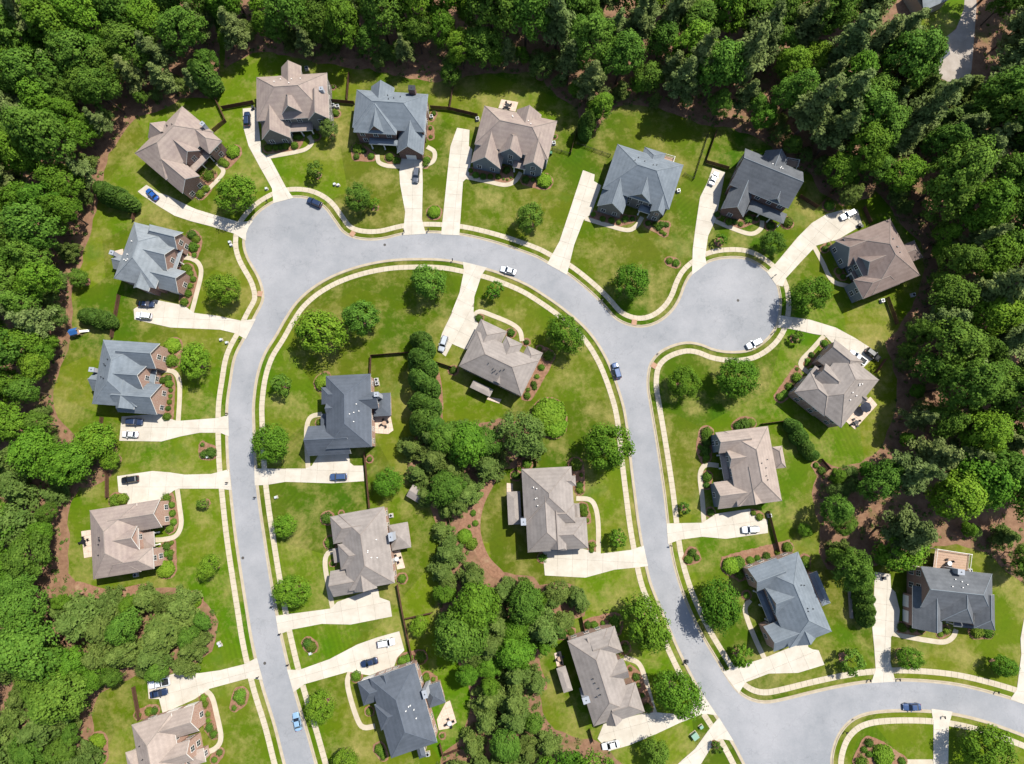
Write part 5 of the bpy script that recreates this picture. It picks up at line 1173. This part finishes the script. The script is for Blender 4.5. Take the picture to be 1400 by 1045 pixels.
def deck(pts, h, label, floor, rail=True):
    w = [P(*p, h) for p in pts]; c = sum(w, Vector()) / len(w); c.z = 0; r = empty('raised_deck', c); tag(r, label, 'deck'); loc = [p - c for p in w]
    # boards
    a, b, d_ = loc[0], loc[1], loc[3]; n = max(4, int((d_ - a).length / .6))
    for i in range(n):
        t0, t1 = i / n + .004, (i + 1) / n - .004; g = MB(); q = [a.lerp(d_, t0), b.lerp(loc[2], t0), b.lerp(loc[2], t1), a.lerp(d_, t1)]; g.prism(q, h - .06, h); g.build('board', floor, r)
    for i in range(4):
        p, q = loc[i], loc[(i + 1) % 4]; g = MB(); g.box(-.09, .09, -.09, .09, -.05, h + 1.0); o = g.build('post', 'white trim', r); o.location = (p.x, p.y, 0)
        if i != 2 and rail:
            g = MB(); g.tube((p.x, p.y, h + .98), (q.x, q.y, h + .98), .07, .07, 4); g.tube((p.x, p.y, h + .15), (q.x, q.y, h + .15), .04, .04, 4); m = int((q - p).length / .3)
            for k in range(m): s = p.lerp(q, (k + .5) / m); g.tube((s.x, s.y, h + .15), (s.x, s.y, h + .98), .025, .025, 4)
            g.build('railing', 'white trim', r)
    return r
deck(G((1120, 720), [(790, 152), (1022, 188), (1008, 300), (775, 280)]), 2.6, 'tan boarded raised deck behind the far right grey house', 'deck wood')
deck(G((780, 170), [(612, 205), (705, 232), (695, 268), (605, 240)]), 2.4, 'small railed deck behind the blue-grey house by the long fence', 'deck wood')
deck(G((1040, 180), [(175, 190), (255, 205), (245, 245), (165, 228)]), 1.6, 'small wooden deck behind the charcoal roofed house', 'deck wood')
# garden furniture
def chair_at(par_p, dx, dy, rz, mat):
    r = empty('patio_chair', par_p + Vector((dx, dy, 0)), rz); g = MB(); g.box(-.26, .26, -.26, .26, .4, .46); g.build('seat', mat, r); g = MB(); g.box(-.26, .26, .22, .28, .46, .95); g.build('backrest', mat, r)
    for sx in (-.22, .22):
        for sy in (-.22, .22): g = MB(); g.box(sx - .03, sx + .03, sy - .03, sy + .03, 0, .4); g.build('leg', mat, r)
    PLANTS.append((r, 'dark patio chair', r.location.copy(), 'chair'))
def dining(px, py, z=.11, n=4, top='metal dark'):
    p = P(px, py, z); r = empty('patio_table', p); g = MB(); g.tube((0, 0, .7), (0, 0, .75), .6, .6, 18); g.build('tabletop', top, r); g = MB(); g.tube((0, 0, 0), (0, 0, .7), .06, .06, 8); g.tube((0, 0, 0), (0, 0, .04), .3, .3, 12); g.build('pedestal', 'metal dark', r); PLANTS.append((r, 'round patio table', p, 'table'))
    for k in range(n): a = k * 2 * math.pi / n + .4; chair_at(p, math.cos(a) * .95, math.sin(a) * .95, a - math.pi / 2, 'metal dark')
for x, y, z, t in [(526, 579, .11, 'deck wood'), (1169, 578, .11, 'metal dark'), (615, 988, .11, 'ac grey'), (543, 764, .11, 'ac grey'), (1296, 770, 2.6, 'ac grey'), (116, 740, .11, 'metal dark'), (694, 146, .11, 'metal dark'), (765, 900, .11, 'deck wood')]: dining(x, y, z, 4, t)
def parasol(px, py):
    p = P(px, py, .11); r = empty('garden_parasol', p); g = MB(); n = 8; ap = Vector((0, 0, 2.6))
    e = [Vector((1.5 * math.cos(i * .7854), 1.5 * math.sin(i * .7854), 2.1)) for i in range(n)]
    for i in range(n): g.face([e[i], e[(i + 1) % n], ap]); g.face([ap - Vector((0, 0, .04)), e[(i + 1) % n] - Vector((0, 0, .06)), e[i] - Vector((0, 0, .06))]); g.face([e[i] - Vector((0, 0, .06)), e[(i + 1) % n] - Vector((0, 0, .06)), e[(i + 1) % n], e[i]])
    g.build('canopy', 'umbrella cloth', r); g = MB(); g.tube((0, 0, 0), (0, 0, 2.55), .035, .03, 8); g.tube((0, 0, 0), (0, 0, .08), .32, .3, 12); g.build('pole', 'metal dark', r); tag(r, 'dark octagonal parasol on the white patio by the diagonal house', 'parasol')
parasol(1178, 558)
# blue-covered play frame at the left wood's edge
p = P(108, 456); r = empty('play_frame', p, R(15)); tag(r, 'small play frame under a blue canopy at the wood edge', 'play frame')
g = MB(); A = [Vector(q) for q in ((-1.1, -.9, 2.2), (1.1, -.9, 2.2), (1.1, 0, 3.0), (-1.1, 0, 3.0), (-1.1, .9, 2.2), (1.1, .9, 2.2))]
for q in ((0, 1, 2, 3), (3, 2, 5, 4)): g.face([A[i] for i in q]); g.face([A[i] - Vector((0, 0, .05)) for i in q][::-1])
g.build('canopy', 'tarp blue', r)
for sx in (-1, 1):
    for sy in (-.8, .8): g = MB(); g.box(sx - .06, sx + .06, sy - .06, sy + .06, 0, 2.2); g.build('post', 'deck wood', r)
g = MB(); g.box(-1, 1, -.8, .8, 1.2, 1.28); g.build('platform', 'deck wood', r); g = MB(); g.face([(1.0, -.3, 1.28), (3.0, -.3, .15), (3.0, .3, .15), (1.0, .3, 1.28)]); g.face([(1.0, .3, 1.23), (3.0, .3, .1), (3.0, -.3, .1), (1.0, -.3, 1.23)]); g.build('slide', 'white trim', r)
# low stone wall on the right: stones one by one
a, b = P(1160, 797), P(1163, 845); r = empty('retaining_wall', a); tag(r, 'low wall of pale blocks beside the tall evergreen screen', 'wall'); n = 11; rr = random.Random(3)
for i in range(n):
    q = a.lerp(b, (i + .5) / n) - a; g = MB(); s = .42; g.box(-.35, .35, -s, s, 0, .55 + rr.uniform(0, .15)); o = g.build('stone', 'rock', r); o.location = q; o.rotation_euler.z = rr.uniform(-.08, .08)

# ================================================================== words that single each plant out
def nearest_house(p): return min(HOUSE_AT, key=lambda k: (HOUSE_AT[k] - p).length)
by = {}
for o, ph, p, cat in PLANTS: by.setdefault((ph, nearest_house(p), cat), []).append(((HOUSE_AT[nearest_house(p)] - p).length, o))
for (ph, hs, cat), lst in by.items():
    lst.sort(key=lambda t: t[0]); words_ = ph + (' shrub' if cat == 'shrub' else ('' if cat != 'tree' or ph.split()[-1] in ('tree', 'maple', 'sapling', 'evergreen', 'woods') else ' tree'))
    for i, (_, o) in enumerate(lst):
        grp = 'clipped and loose shrubs around the houses' if cat == 'shrub' else (('trees of the woods' if 'woods' in ph else 'trees in the yards') if cat == 'tree' else cat + ' set')
        tag(o, '%s, %s the %s' % (words_, ordinal(i), hs), cat, grp)
